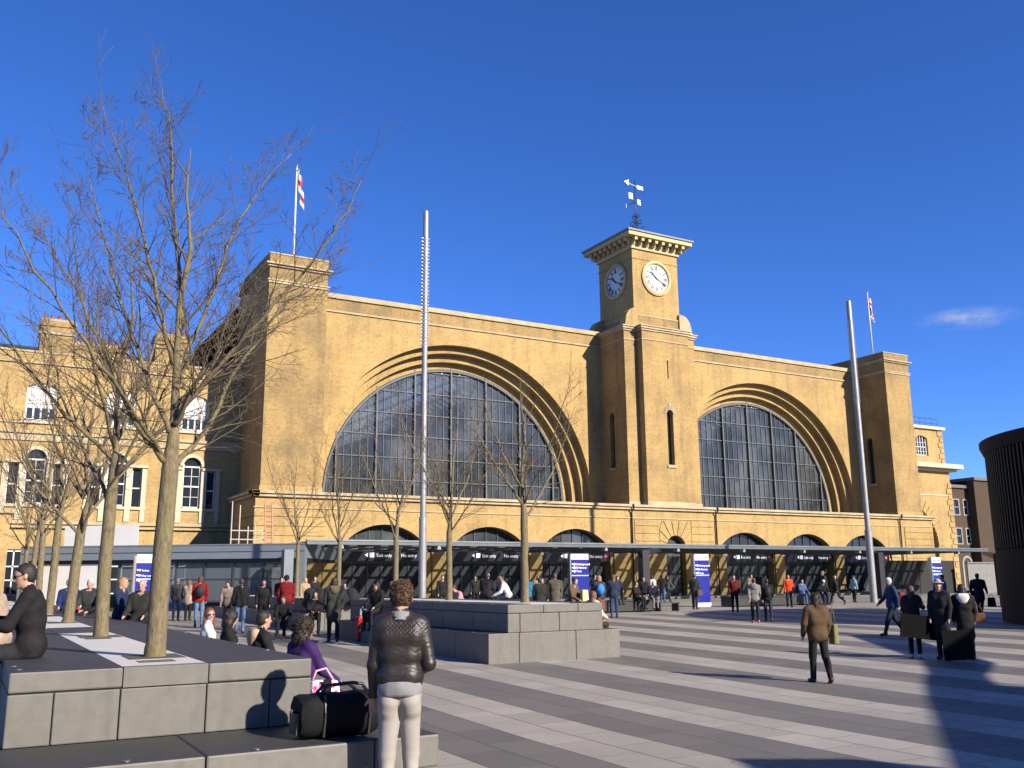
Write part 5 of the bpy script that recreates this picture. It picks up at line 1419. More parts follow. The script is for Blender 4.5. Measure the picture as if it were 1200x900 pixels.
def surface_nets(F, Lb, lo, h):
    S = F < 0
    nx, ny, nz = F.shape
    c = np.zeros((nx-1, ny-1, nz-1), np.int8)
    for dx in (0,1):
        for dy in (0,1):
            for dz in (0,1): c += S[dx:nx-1+dx, dy:ny-1+dy, dz:nz-1+dz]
    act = (c > 0) & (c < 8); idx = np.argwhere(act); vid = np.full(act.shape, -1, np.int64); vid[act] = np.arange(len(idx))
    pos = np.zeros((len(idx), 3)); cnt = np.zeros(len(idx))
    cor = [(a, b, d) for a in (0,1) for b in (0,1) for d in (0,1)]
    val = {k: F[idx[:,0]+k[0], idx[:,1]+k[1], idx[:,2]+k[2]] for k in cor}
    for a in cor:
        for i in range(3):
            if a[i] == 0:
                b = list(a); b[i] = 1; b = tuple(b); fa, fb = val[a], val[b]; m = (fa < 0) != (fb < 0)
                t_ = np.where(m, fa/np.where(m, fa-fb, 1), 0)
                p = np.array(a, float) + t_[:, None]*(np.array(b, float) - np.array(a, float)); pos[m] += p[m]; cnt[m] += 1
    pos /= cnt[:, None]; V = lo + (idx + pos)*h
    near = np.clip(np.rint(idx + pos).astype(int), 0, np.array(F.shape)-1)
    vl = Lb[near[:,0], near[:,1], near[:,2]]
    faces = []
    for ax_ in range(3):
        o1, o2 = [(1,2),(2,0),(0,1)][ax_]
        sl0 = [slice(1, -1)]*3; sl0[ax_] = slice(0, F.shape[ax_]-1); sl1 = list(sl0); sl1[ax_] = slice(1, F.shape[ax_])
        s0 = S[tuple(sl0)]; s1 = S[tuple(sl1)]; e = np.argwhere(s0 != s1)
        st = s0[tuple(e.T)]
        g = e.copy()
        for i in range(3):
            if i != ax_: g[:, i] += 1
        def cell(d1, d2):
            q = g.copy(); q[:, o1] += d1; q[:, o2] += d2; return vid[q[:,0], q[:,1], q[:,2]]
        a, b, c_, d = cell(-1,-1), cell(0,-1), cell(0,0), cell(-1,0)
        f = np.stack([a, b, c_, d], 1); f[~st] = f[~st][:, ::-1]; faces.append(f)
    Fc = np.concatenate(faces); Fc = Fc[(Fc >= 0).all(1)]
    # face label: majority-ish, pick the vertex label of the first corner
    return V, Fc, vl[Fc[:, 0]]

def vec(a, e):  # pitch a forwards from straight down, e = outward x
    return np.array([e, math.sin(R(a)), -math.cos(R(a))])/math.sqrt(1+e*e)
def person(x, y, z, face, H, label, top=(.02,.02,.025), bot=(.02,.02,.03), shoe=(.02,.02,.02), pose='stand', hair='short', haircol=(.03,.02,.012), group='people in the square',
           res=.024, long=0, skirt=0, lean=0, nod=0, turn=0, arms=None, legs=None, skin=None, bare=False, hat=None, pack=None, packlabel=None, extra=None, width=1.0, fem=False, seat=.45, hands=False, tufts=0, fold=.0032, faceit=False, loose=.014, hemup=0., glasses=None, collar=None, topmat=None, botmat=None):
    root = thing('person', (x, y, z), label, 'person', group, rz=R(face))
    k = H/1.75; sk = skin or SKIN
    nm = lambda c: 'c%02d%02d%02d' % tuple(int(v*99) for v in c)
    T_ = topmat or cloth(nm(top), top); B_ = botmat or cloth(nm(bot), bot); S_ = mat('shoe_'+nm(shoe), shoe, .5); Hc = mat('hair_'+nm(haircol), haircol, .6, var=.3, scale=30, bump=.5, bscale=90)
    D = SDF(); w_ = width*(.93 if fem else 1.0)
    sit = pose == 'sit'
    hz = (.93*k if not sit else seat + .10)
    hip = np.array([0, 0, hz])
    L = R(lean); up_ = np.array([0, math.sin(L), math.cos(L)]); fwd = np.array([0, math.cos(L), -math.sin(L)])
    J = lambda u, f=0., xx=0.: hip + up_*u*k + fwd*f*k + np.array([xx*k, 0, 0])
    # torso
    lo_ = loose*k
    D.cap(J(.02,0,-.065*w_), J(.02,0,.065*w_), .105*k, .105*k, 2, .04)
    D.cap(J(.06), J(.26), .125*k*w_+lo_, .13*k*w_+lo_, 1, .04, (.92,1.2,1))
    if not sit: D.cap(J(.08,0,-.06*w_), J(-.02+hemup,0,-.06*w_), .105*k+lo_, .112*k+lo_, 1, .03); D.cap(J(.08,0,.06*w_), J(-.02+hemup,0,.06*w_), .105*k+lo_, .112*k+lo_, 1, .03)
    else: D.cap(J(.06,0,-.07*w_), J(.06,0,.07*w_), .115*k+lo_, .115*k+lo_, 1, .03)
    for s in (-1, 1): D.cap(J(.555,-.01,s*.03), J(.495,-.015,s*.15*w_), .042*k, .05*k+lo_*.6, 1, .04)
    D.cap(J(.27,0,-.07*w_), J(.27,0,.07*w_), .112*k+lo_*.8, .112*k+lo_*.8, 1, .05)
    D.cap(J(.40,-.01,-.10*w_), J(.40,-.01,.10*w_), .105*k+lo_*.6, .105*k+lo_*.6, 1, .05)
    D.cap(J(.485,-.01,-.15*w_), J(.485,-.01,.15*w_), .062*k, .062*k, 1, .05)
    if fem: D.ell(J(.36,.08,-.06), (.06*k,.05*k,.06*k), 1, .04); D.ell(J(.36,.08,.06), (.06*k,.05*k,.06*k), 1, .04)
    D.cap(J(.50,-.01), J(.585,.015), .054*k, .05*k, 0, .025)
    nk = J(.582, .01)
    hn = L + R(nod); hu = np.array([0, math.sin(hn), math.cos(hn)]); hf0 = np.array([0, math.cos(hn), -math.sin(hn)])
    tr_ = R(turn); hf = np.array([-math.sin(tr_), math.cos(tr_), 0])*math.cos(hn) + np.array([0, 0, -math.sin(hn)]); hx = np.cross(hf, hu); hx = hx/np.linalg.norm(hx)
    hc = nk + hu*.10*k + hf*.018*k
    rz_ = tr_
    D.ell(hc + hu*.02*k, (.073*k,.088*k,.092*k), 0, .02, rz_); D.ell(hc - hu*.045*k + hf*.022*k, (.052*k,.06*k,.065*k), 0, .03, rz_)
    if faceit or res <= .018:
        D.cap(hc + hf*.085*k - hu*.0*k, hc + hf*.100*k - hu*.022*k, .010*k, .015*k, 0, .012)
        for s in (-1, 1): D.ell(hc + hx*s*.076*k - hf*.0*k - hu*.008*k, (.012*k,.018*k,.028*k), 0, .008, rz_)
        D.cap(hc + hf*.078*k - hu*.05*k - hx*.018*k, hc + hf*.078*k - hu*.05*k + hx*.018*k, .009*k, .009*k, 4, .006)
        D.ell(hc + hf*.07*k - hu*.085*k, (.02*k,.018*k,.016*k), 0, .015)
        for s in (-1, 1): D.ell(hc + hf*.080*k + hx*s*.031*k + hu*.012*k, (.014*k,.010*k,.008*k), 5, .004)
    # legs
    legs = legs or {'stand': [(2,4),(-2,3)], 'walk': [(24,8),(-14,22)], 'sit': [(84,84),(82,78)], 'stride': [(30,14),(-20,30)], 'lean': [(8,2),(4,0)]}[pose]
    ank = []
    for s, (a, b) in zip((-1, 1), legs):
        h0 = J(0,0,s*.085*w_); kn = h0 + vec(a, s*.04)*.44*k; an = kn + vec(a-b, 0)*.42*k
        D.cap(h0, kn, .088*k+lo_*.3, .062*k+lo_*.5, 2, .03); D.ell(kn*.45+an*.55 + np.array([0,-.012*k,.07*k]), (.052*k,.058*k,.13*k), 2, .03); D.cap(kn, an, .058*k+lo_*.5, .046*k+lo_*.4, 2, .02)
        ft = R(a-b)*.25; fd = np.array([s*.12, math.cos(ft), math.sin(ft)])
        if a - b > -12: fd = np.array([s*.12, 1, -.0])
        else: fd = np.array([s*.12, .8, -.6])
        D.cap(an + np.array([0,-.02*k,-.035*k]), an + fd*.15*k + np.array([0,0,-.055*k]), .046*k, .038*k, 3, .02); ank.append(an)
    if not sit:
        dz = min(a_[2] for a_ in ank) - .09*k
    else: dz = 0
    # arms
    arms = arms or {'stand': [(6,14,.12),(4,16,.12)], 'walk': [(-18,18,.10),(22,24,.10)], 'stride': [(-24,20,.1),(26,30,.1)], 'sit': [(18,46,.10,-.16),(22,44,.10,-.12)], 'lean': [(10,70,.1),(10,70,.1)]}[pose]
    hp = []
    for s, ar in zip((-1, 1), arms):
        a, b, e = ar[:3]; inn = ar[3] if len(ar) > 3 else -.05
        sh = J(.478,-.01,s*.195*w_); la = math.degrees(L)
        el = sh + vec(a+la*-1*0, s*e)*.285*k; d2 = vec(a+b, s*inn); wr = el + d2*.25*k; ed = wr + d2*.05*k
        D.cap(sh, el, .060*k*(.9 if fem else 1.)+lo_*.5, .049*k+lo_*.7, 1, .025); D.cap(el, wr, .050*k+lo_*.7, .036*k+lo_*.6, 1 if not bare else 0, .02)
        if hands:
            side = np.cross(d2, np.array([0, 0, 1.])); side = side/np.linalg.norm(side); pn = np.cross(side, d2)
            D.cap(wr, wr + d2*.075*k, .026*k, .036*k, 0, .015, (1,1,1))
            for f_ in range(4):
                o_ = side*(f_-1.5)*.019*k; L_ = (.062,.075,.072,.055)[f_]*k; kn_ = wr + d2*.085*k + o_; m_ = kn_ + (d2*.9 + pn*.25*s)*L_*.5; tip = m_ + (d2*.6 + pn*.6*s)*L_*.5
                D.cap(kn_, m_, .0095*k, .009*k, 0, .004); D.cap(m_, tip, .009*k, .0078*k, 0, .004)
            D.cap(wr + d2*.03*k - side*.03*k, wr + d2*.085*k - side*.06*k, .012*k, .009*k, 0, .006)
        else:
            D.cap(wr, ed + d2*.06*k, .030*k, .026*k, 0, .015, (1,1,1))
        hp.append(wr)
    if long:  # coat skirt
        n_ = 4 if not sit else 2
        if not sit:
            D.cap(J(.06), J(.06) + np.array([0,-.01,-long*k]), .145*k*w_, .165*k*w_, 1, .04, (.86,1.2,1))
        else: D.cap(J(.0), J(.0) + np.array([0,.28*k,-.02]), .15*k*w_, .13*k*w_, 1, .04, (.86,1.3,1.2))
    if skirt: D.cap(J(.02), J(.02) + np.array([0,0,-skirt*k]), .13*k, .17*k, 2, .04, (.9,1.2,1))
    if collar: D.cap(J(.50,-.02,-.03), J(.50,-.02,.03), .075*k, .075*k, 6, .02, (.9,1,1.2))
    if extra: extra(D, J, k)
    cm = cloth(nm(collar), collar) if collar else T_
    mats = [sk, T_, B_, S_, mat('lips', (.40,.16,.13), .5), mat('eye_dark', (.03,.02,.02), .3), cm]
    ph = (x*3.1+y) % 6.28
    def wr_(P):
        zz = P[..., 2]; m_ = (zz < (hz + .52*k)).astype(float)
        a_ = np.sin(19*zz + 4.2*np.sin(7*P[..., 0]+ph+3*zz) + 3.5*np.sin(8*P[...,1]+2*ph) + ph); b_ = np.sin(23*P[..., 0] + 16*zz + 2*np.sin(11*P[...,1]) + 2*ph)
        return m_*(fold*a_*(.6+.4*b_) + .6*fold*b_)
    body = D.mesh(res*max(.9, 1), 'body', mats, root, disp=wr_)
    parts = [body]
    # hair
    G = SDF()
    hb = -hf
    if hair == 'short': G.ell(hc + hu*.038*k + hb*.014*k, (.081*k,.092*k,.086*k), 0, .02, rz_); G.ell(hc + hb*.035*k - hu*.01*k, (.072*k,.062*k,.07*k), 0, .02, rz_)
    elif hair == 'long':
        G.ell(hc + hu*.035*k + hb*.014*k, (.085*k,.096*k,.088*k), 0, .02, rz_); G.cap(hc + hb*.045*k, hc + hb*.09*k - hu*.24*k, .080*k, .062*k, 0, .03, (1,1.3,1))
        for s in (-1, 1): G.cap(hc + hx*s*.062*k + hb*.02*k, hc + hx*s*.075*k + hb*.03*k - hu*.19*k, .034*k, .03*k, 0, .02)
    elif hair == 'bob':
        G.ell(hc + hu*.03*k + hb*.018*k, (.092*k,.10*k,.092*k), 0, .02, rz_); G.ell(hc + hb*.05*k - hu*.05*k, (.085*k,.06*k,.075*k), 0, .03, rz_)
        for s in (-1, 1): G.cap(hc + hx*s*.07*k + hb*.02*k, hc + hx*s*.075*k + hb*.02*k - hu*.09*k, .032*k, .03*k, 0, .02)
    elif hair == 'curly':
        G.ell(hc + hu*.03*k + hb*.025*k, (.115*k,.12*k,.115*k), 0, .02, rz_); G.ell(hc + hb*.06*k - hu*.08*k, (.115*k,.085*k,.10*k), 0, .03, rz_)
    elif hair == 'bun': G.ell(hc + hu*.035*k + hb*.014*k, (.082*k,.092*k,.085*k), 0, .02, rz_); G.ell(hc + hu*.07*k + hb*.10*k, (.04*k,.04*k,.04*k), 0, .01)
    if hat in ('beanie', 'hood', 'cap'):
        G.p = G.p if hair in ('long',) else []
    if G.p:
        amp = .012 if hair == 'curly' else .005
        fr = 70 if hair == 'curly' else 90
        fcen = hc + hf*.125*k - hu*.045*k
        def hd(P): return amp*np.sin(fr*P[...,0]+ph)*np.sin(fr*P[...,1]*1.1)*np.sin(fr*.8*P[...,2]+ph)
        def cutf(P):  # keep the face clear
            Q = P - fcen; a_ = Q@hf; b_ = Q@hu; c_ = Q@hx
            return .098*k - np.sqrt((a_)**2 + (b_*.82)**2 + (c_*1.05)**2)
        hm = G.mesh(min(res, .016) if res < .02 else res*.75, 'hair', [Hc], root, disp=hd, cut=cutf); parts.append(hm)
        if tufts:
            me = hm.data; rgt = random.Random(5); t = MB(); nv = len(me.vertices)
            hcv = Vector(hc); hfv = Vector(hf)
            for _ in range(tufts):
                v = me.vertices[rgt.randrange(nv)]; p = v.co.copy(); nrm = (p - hcv).normalized()
                if (p - hcv).dot(hfv) > .05*k: continue
                low = p.z < hc[2]-.03*k
                L_ = (.016 if low and hair == 'short' else rgt.uniform(.02, .038)*(.62 if hair == 'short' else 1))*k
                d1 = (nrm + Vector((rgt.gauss(0,.5), rgt.gauss(0,.5), rgt.gauss(.0,.4) + (.5 if not low else -.6)))).normalized(); d2 = (d1 + Vector((rgt.gauss(0,.6), rgt.gauss(0,.6), rgt.gauss(0,.5)))).normalized()
                t.tube([p - nrm*.006, p + d1*L_*.55, p + (d1+d2)*L_*.5], [.0048*k, .0035*k, .0008], 3, caps=False)
            tf = t.build('hair_tufts', Hc, hm, world=False, smooth=True)
    if hat:
        G = SDF(); hm_, cc = hat, None
        kind, cc = (hat, (.6,.58,.52)) if isinstance(hat, str) else hat
        if kind == 'beanie': G.ell(hc + hu*.055*k + hb*.01*k, (.088*k,.10*k,.085*k), 0, .02, rz_); G.cap(hc + hu*.03*k + hb*.005*k, hc + hu*.035*k + hb*.006*k, .094*k, .094*k, 0, .01)
        elif kind == 'cap': G.ell(hc + hu*.06*k, (.086*k,.097*k,.07*k), 0, .02, rz_); G.ell(hc + hu*.045*k + hf*.10*k, (.06*k,.07*k,.012*k), 0, .01, rz_)
        elif kind == 'brim': G.ell(hc + hu*.075*k, (.078*k,.088*k,.07*k), 0, .02, rz_); G.ell(hc + hu*.05*k, (.145*k,.15*k,.014*k), 0, .012, rz_)
        elif kind == 'hood': G.ell(hc + hb*.02*k + hu*.01*k, (.105*k,.115*k,.13*k), 0, .02, rz_); G.cap(hc + hb*.06*k - hu*.12*k - hx*.06*k, hc + hb*.06*k - hu*.12*k + hx*.06*k, .06*k, .06*k, 0, .04)
        elif kind == 'hooddown': G.cap(J(.50,-.09,-.07), J(.50,-.09,.07), .075*k, .075*k, 0, .03, (1,1,.9)); G.ell(J(.43,-.12), (.10*k,.05*k,.09*k), 0, .04)
        fc2 = hc + hf*.15*k - hu*.04*k
        parts.append(G.mesh(min(res, .018), 'hood' if 'hood' in kind else ('hat' if kind == 'brim' else ('cap' if kind == 'cap' else 'woolly_hat')), [cloth(nm(cc), cc)], root, cut=(lambda P: .105*k - np.linalg.norm(P - fc2, axis=-1)) if kind in ('hood', 'beanie') else None))
    if glasses:
        G = SDF()
        for s in (-1, 1): G.ell(hc + hf*.094*k + hx*s*.033*k + hu*.012*k, (.026*k,.009*k,.02*k), 0, .003, rz_); G.cap(hc + hf*.09*k + hx*s*.06*k + hu*.014*k, hc + hx*s*.08*k + hu*.012*k, .004*k, .004*k, 0, .002)
        G.cap(hc + hf*.098*k - hx*.02*k + hu*.016*k, hc + hf*.098*k + hx*.02*k + hu*.016*k, .004*k, .004*k, 0, .002)
        parts.append(G.mesh(.006, 'glasses', [mat('glasses_'+nm(glasses), glasses, .15)], root))
    if pack:
        G = SDF(); G.ell(J(.28,-.19), (.15*k,.10*k,.22*k), 0, .02); G.ell(J(.18,-.26), (.10*k,.05*k,.10*k), 1, .02)
        bp = G.mesh(res, 'backpack', [cloth(nm(pack), pack, .6), cloth(nm(tuple(c*.6 for c in pack)), tuple(c*.6 for c in pack), .6)], None)
        bp.location = root.location; bp.rotation_euler = root.rotation_euler
        bp.location.z -= 0 if sit else dz
        tag(bp, packlabel or ('backpack on the back of the ' + label)[:90], 'backpack')
    if not sit:
        for p_ in parts: p_.location.z = -dz
    return root, J, k, hc, hp, dz
# ------------------------------------------------------------------ the crowd
def bagmesh(name, x, y, z, sx, sy, sz, col, label, strap=None, rz=0, cat='bag'):
    root = thing(name, (x, y, z), label, cat, rz=R(rz))
    t = MB(); t.frustum(-sx/2, sx/2, -sy/2, sy/2, 0, sz, min(sx, sy)*.12); b = t.build('body', cloth('c%02d%02d%02d' % tuple(int(v*99) for v in col), col, .6), root, world=False, bevel=.02)
    if strap:
        t = MB(); t.tube([(-sx*.35, 0, sz*.95), (-sx*.25, 0, sz+strap*.6), (0, 0, sz+strap), (sx*.25, 0, sz+strap*.6), (sx*.35, 0, sz*.95)], .01, 6); t.build('strap', cloth('c%02d%02d%02d' % tuple(int(v*70) for v in col), tuple(v*.7 for v in col), .6), root, world=False, smooth=True)
    return root
BLK = (.012,.012,.014); NAV = (.012,.018,.05); JEAN = (.06,.11,.22); DJ = (.02,.03,.06)
# leather for the man in front
LE = NT('brown_leather'); o = LE.obj(); sp = LE.N('ShaderNodeSeparateXYZ'); LE.L(o, sp.inputs[0])
n1 = LE.noise(o, 9, 5, .6); mp_ = LE.N('ShaderNodeMapping'); mp_.inputs['Scale'].default_value = (1, 1, 3.2); LE.L(o, mp_.inputs[0]); n2 = LE.noise(mp_.outputs[0], 13, 4, .55); n3 = LE.noise(o, 160, 2)
LE.L(LE.mix(n1, (.012,.009,.008), (.026,.019,.016)), LE.b.inputs['Base Color']); LE.b.inputs['Roughness'].default_value = .46
u = LE.math('MULTIPLY', LE.math('ADD', sp.outputs[0], sp.outputs[2]), 95.0); v = LE.math('MULTIPLY', LE.math('SUBTRACT', sp.outputs[0], sp.outputs[2]), 95.0)
qd = LE.math('MULTIPLY', LE.math('ABSOLUTE', LE.math('SINE', u)), LE.math('ABSOLUTE', LE.math('SINE', v)))
band = LE.math('MULTIPLY', LE.math('GREATER_THAN', sp.outputs[2], 1.395), LE.math('LESS_THAN', sp.outputs[2], 1.485))
band = LE.math('MULTIPLY', band, LE.math('GREATER_THAN', LE.math('ABSOLUTE', sp.outputs[0]), .0))
hgt = LE.math('ADD', LE.math('MULTIPLY', LE.math('MULTIPLY', qd, band), .55), LE.math('ADD', LE.math('MULTIPLY', n2, 1.5), LE.math('MULTIPLY', n3, .05)))
cr1 = LE.N('ShaderNodeTexWave', wave_type='BANDS', bands_direction='Z'); cr1.inputs['Scale'].default_value = 6; cr1.inputs['Distortion'].default_value = 9; cr1.inputs['Detail'].default_value = 3; cr1.inputs['Detail Scale'].default_value = 1.6
LE.L(o, cr1.inputs['Vector'])
hgt = LE.math('ADD', hgt, LE.math('MULTIPLY', cr1.outputs['Fac'], .35))
LE.bump(hgt, .45, .007)
CH = NT('khaki_chino'); o = CH.obj(); n1 = CH.noise(o, 5, 4); wv = CH.N('ShaderNodeTexWave', wave_type='BANDS', bands_direction='Z'); wv.inputs['Scale'].default_value = 4.5; wv.inputs['Distortion'].default_value = 7; wv.inputs['Detail'].default_value = 2
CH.L(o, wv.inputs['Vector']); CH.L(CH.mix(n1, (.245,.22,.20), (.31,.285,.26)), CH.b.inputs['Base Color']); CH.b.inputs['Roughness'].default_value = .9
CH.bump(CH.math('ADD', CH.math('MULTIPLY', wv.outputs['Fac'], .12), CH.math('MULTIPLY', n1, .8)), .5, .007)
def man_extra(D, J, k):
    D.cap(J(.12,0,-.055), J(.12,0,.055), .122*k, .122*k, 1, .02)
    D.cap(J(.40,-.05,-.10), J(.40,-.05,.10), .06*k, .06*k, 1, .04)
    D.cap(J(-.06,-.045,-.075), J(-.11,-.03,-.085), .075*k, .07*k, 2, .03); D.cap(J(-.06,-.045,.075), J(-.11,-.03,.085), .075*k, .07*k, 2, .03)
root, J, k, hc, hp, dz = person(2.95, 6.9, 0, -26, 1.81, 'man in a brown leather jacket and pale chinos seen from behind', top=(.03,.02,.02), bot=(.45,.4,.34), shoe=(.05,.03,.02),
    hair='short', haircol=(.085,.045,.022), res=.0095, nod=16, loose=.0, fold=.0007, width=.80, hemup=.10, turn=0, lean=0, arms=[(4,22,.13,.02),(-4,76,.20,-.35)], legs=[(1,3),(6,12)], tufts=1500, topmat=LE.mat, botmat=CH.mat, hands=True, faceit=True, extra=man_extra, group='people in the square')
GK = mat('grey_sweatshirt', (.24,.24,.25), .95, var=.1, scale=30, bump=.3, bscale=120)
def band(name, zs, rx, ry, cy, m, thick=0):
    t = MB(); n = 48; rows = []
    for (z_, g_) in zs:
        row = []
        for q in range(n):
            a = 2*math.pi*q/n; wv_ = 1 + .018*math.sin(5*a + z_*40) + .01*math.sin(11*a)
            row.append(len(t.v)); t.v.append((rx*g_*wv_*math.cos(a), cy + ry*g_*wv_*math.sin(a), z_ + .004*math.sin(3*a)))
        rows.append(row)
    for a_, b_ in zip(rows[:-1], rows[1:]):
        for q in range(n): t.f.append([a_[q], a_[(q+1)%n], b_[(q+1)%n], b_[q]]); t.m.append(0)
    ob = t.build(name, m, root, world=False, smooth=True); ob.location.z = -dz
    return ob
kh = J(0)[2]
band('sweatshirt_hem', [(kh+.085, .92), (kh+.075, .99), (kh+.03, 1.0), (kh-.005, 1.0), (kh-.012, .97), (kh-.02, .93)], .166, .134, -.012, GK)
band('sweatshirt_collar', [(kh+.535, 1.1), (kh+.56, 1.08), (kh+.585, 1.0), (kh+.60, .92), (kh+.595, .84), (kh+.57, .80)], .078, .076, -.012, GK)
band('jacket_collar', [(kh+.515, .80), (kh+.53, 1.02), (kh+.556, 1.02), (kh+.565, .98), (kh+.54, .90)], .092, .084, -.008, LE.mat)
# phone he looks at
t = MB(); t.box(-.036, .036, -.004, .004, -.07, .07)
ph_ = t.build('phone', BLACK, None, bevel=.003); ph_.location = (3.12, 7.26, 1.2); ph_.rotation_euler = (R(-40), 0, R(-26)); tag(ph_, 'small black phone in the right hand of the man in the leather jacket', 'phone')

RES = .024
def P(*a, **k):
    k.setdefault('res', RES); return person(*a, **k)
# walkers and standers on the right
P(13.06, 12.13, .02, -20, 1.52, 'woman in a loose brown jacket with long brown hair walking away across the stripes', top=(.10,.062,.036), bot=(.02,.018,.02), pose='walk', hair='long', haircol=(.028,.012,.007), res=.014, tufts=500, loose=.024, fem=True, long=.06, width=1.12, legs=[(8,4),(-8,14)], arms=[(4,22,.22),(2,14,.18)])
bagmesh('shoulder_bag', 13.37, 12.05, .66, .10, .22, .34, (.24,.215,.08), 'yellow green shoulder bag at the right side of the brown jacket woman', strap=.30, rz=-20)
P(24.02, 19.36, .11, 60, 1.74, 'white haired man in a navy padded jacket striding left past the board woman', top=(.03,.05,.11), bot=(.02,.022,.035), pose='walk', hair='short', haircol=(.6,.58,.55), res=.020, long=.06, width=1.1, nod=8)
bagmesh('red_backpack', 24.25, 19.2, .95, .26, .16, .42, (.25,.03,.025), 'dark red bag on the back of the white haired man', rz=60)
P(18.44, 14.33, .05, -60, 1.57, 'dark haired woman in black with white trainers holding a big black portfolio board', top=(.014,.013,.013), bot=(.016,.016,.02), shoe=(.75,.74,.72), pose='stand', hair='long', haircol=(.05,.02,.012), res=.016, fem=True, long=.05, arms=[(15,30,.1),(42,40,.15)], turn=-15, hands=True, faceit=True)
P(18.62, 13.75, .04, 110, 1.70, 'smiling dark haired person in a black coat and pale brimmed hat', top=(.013,.013,.014), bot=BLK, pose='stand', hair='long', haircol=(.03,.015,.01), hat=('brim', (.42,.36,.26)), res=.016, fem=True, long=.35, faceit=True, turn=18)
P(19.0, 13.45, .04, -48, 1.60, 'woman in a long black coat with a thick white fur hood seen from behind', top=(.013,.013,.015), bot=BLK, pose='stand', hair='long', haircol=(.015,.01,.008), hat=('hooddown', (.78,.75,.68)), res=.016, fem=True, long=.42, width=1.12)
bagmesh('brown_handbag', 19.32, 13.35, .82, .30, .14, .20, (.20,.085,.045), 'tan leather handbag on the arm of the fur hood woman', strap=.18, rz=-45)
P(37.01, 25.41, .18, -70, 1.80, 'person in a black coat walking in the shade beside the round drum', top=BLK, bot=BLK, pose='walk', long=.25, width=1.15)
bagmesh('carrier_bag', 37.5, 25.2, .55, .40, .16, .38, BLK, 'dark carrier bag held by the black coat walker beside the drum', strap=.12)
P(25.58, 26.68, .19, -40, 1.62, 'person in a pale grey hooded jacket, dark trousers and pink trainers walking away', top=(.22,.21,.20), bot=(.02,.018,.025), shoe=(.45,.12,.12), pose='walk', hair='short', hat=('hooddown', (.22,.21,.20)), long=.05, legs=[(7,4),(-7,10)], haircol=(.03,.02,.015))
P(26.55, 27.0, .19, -40, 1.60, 'person in black with a dark backpack walking beside the grey hooded jacket', top=(.02,.018,.02), bot=(.03,.035,.05), pose='walk', hair='short', pack=(.03,.03,.035), packlabel='charcoal backpack worn by the walker beside the grey hooded jacket', legs=[(6,4),(-9,10)])
P(30.92, 33.52, .27, 140, 1.70, 'man in a dark red open jacket facing the camera before the low bench', top=(.13,.02,.02), bot=BLK, pose='stand', hair='short', haircol=(.08,.05,.03), legs=[(6,3),(-8,8)])
P(31.98, 37.54, .32, -60, 1.72, 'man in a long grey coat standing left of the clear standing blue totem', top=(.05,.05,.055), bot=(.04,.04,.045), pose='stand', long=.2)
bagmesh('messenger_bag', 32.1, 37.3, 1.0, .34, .14, .26, (.12,.06,.035), 'brown messenger bag on the hip of the grey coat man', strap=.35)
P(37.84, 36.9, .30, 150, 1.68, 'person in a bright orange safety vest near the long low bench', top=(.62,.07,.02), bot=(.02,.025,.05), pose='stand', hair='short', faceit=False)
P(40.69, 37.10, .31, 60, 1.86, 'tall man in a long dark blue coat at the low bench end', top=(.035,.04,.055), bot=BLK, pose='stand', long=.45, haircol=(.2,.17,.14))
P(42.2, 37.62, .32, 20, 1.66, 'person in black walking left with orange shoes behind the tall dark coat', top=BLK, bot=BLK, shoe=(.5,.12,.04), pose='stride', hair='short', haircol=(.5,.35,.2))
P(46.33, 39.93, .34, -90, 1.58, 'person in a pale blue top and dark leggings beside the far steel mast', top=(.25,.40,.45), bot=BLK, pose='stand', fem=True, hair='bun')
P(38.3, 36.4, .30, 170, 1.70, 'person in a blue jacket seated on the low bench under the orange vest', top=(.07,.11,.24), bot=JEAN, pose='sit', seat=.56, hair='short', haircol=(.03,.02,.01))
P(39.4, 36.0, .30, 150, 1.66, 'person with a white cap seated on the low bench beside the blue jacket', top=BLK, bot=DJ, pose='sit', seat=.56, hat=('cap', (.75,.73,.7)), lean=12)
P(36.8, 26.9, .19, 40, 1.70, 'person in a bright blue jacket standing behind the fur hood pair', top=(.03,.20,.42), bot=BLK, pose='stand', hair='short')
P(50.5, 33.0, .27, 180, 1.65, 'person in black seated on the drum side bench, left one of three', top=BLK, bot=BLK, pose='sit', seat=.56)
P(49.2, 30.2, .24, 190, 1.65, 'person in a white shirt seated on the drum side bench, middle of three', top=(.5,.48,.46), bot=BLK, pose='sit', seat=.56)
P(50.6, 29.8, .24, 170, 1.65, 'person in dark grey seated on the drum side bench, nearest the drum', top=(.03,.03,.035), bot=BLK, pose='sit', seat=.56, hair='bob')
# door side people
P(35.3, 45.2, .40, -30, 1.68, 'person in a white coat by the doors behind the dark red jacket man', top=(.6,.58,.56), bot=DJ, pose='walk', fem=True, hair='bob', long=.2)
P(37.0, 46.4, .40, -40, 1.74, 'man in a black coat and jeans walking to the doors behind the white coat', top=BLK, bot=JEAN, pose='walk')
P(38.2, 47.4, .40, -80, 1.72, 'two tone grey jacket walker under the canopy behind the grey hooded jacket', top=(.08,.08,.09), bot=BLK, pose='stride')
P(42.5, 44.5, .40, 150, 1.70, 'person in a sand coloured coat coming out of the doors above the bench end', top=(.30,.22,.13), bot=BLK, pose='walk', long=.15)
P(44.6, 46.0, .40, -30, 1.75, 'person in a black parka under the canopy between the sand coat and orange vest', top=BLK, bot=BLK, pose='stand', long=.1)
P(34.2, 49.5, .40, 165, 1.72, 'man in dark blue with a red scarf deep under the canopy', top=NAV, bot=BLK, pose='stand', collar=(.45,.03,.03))
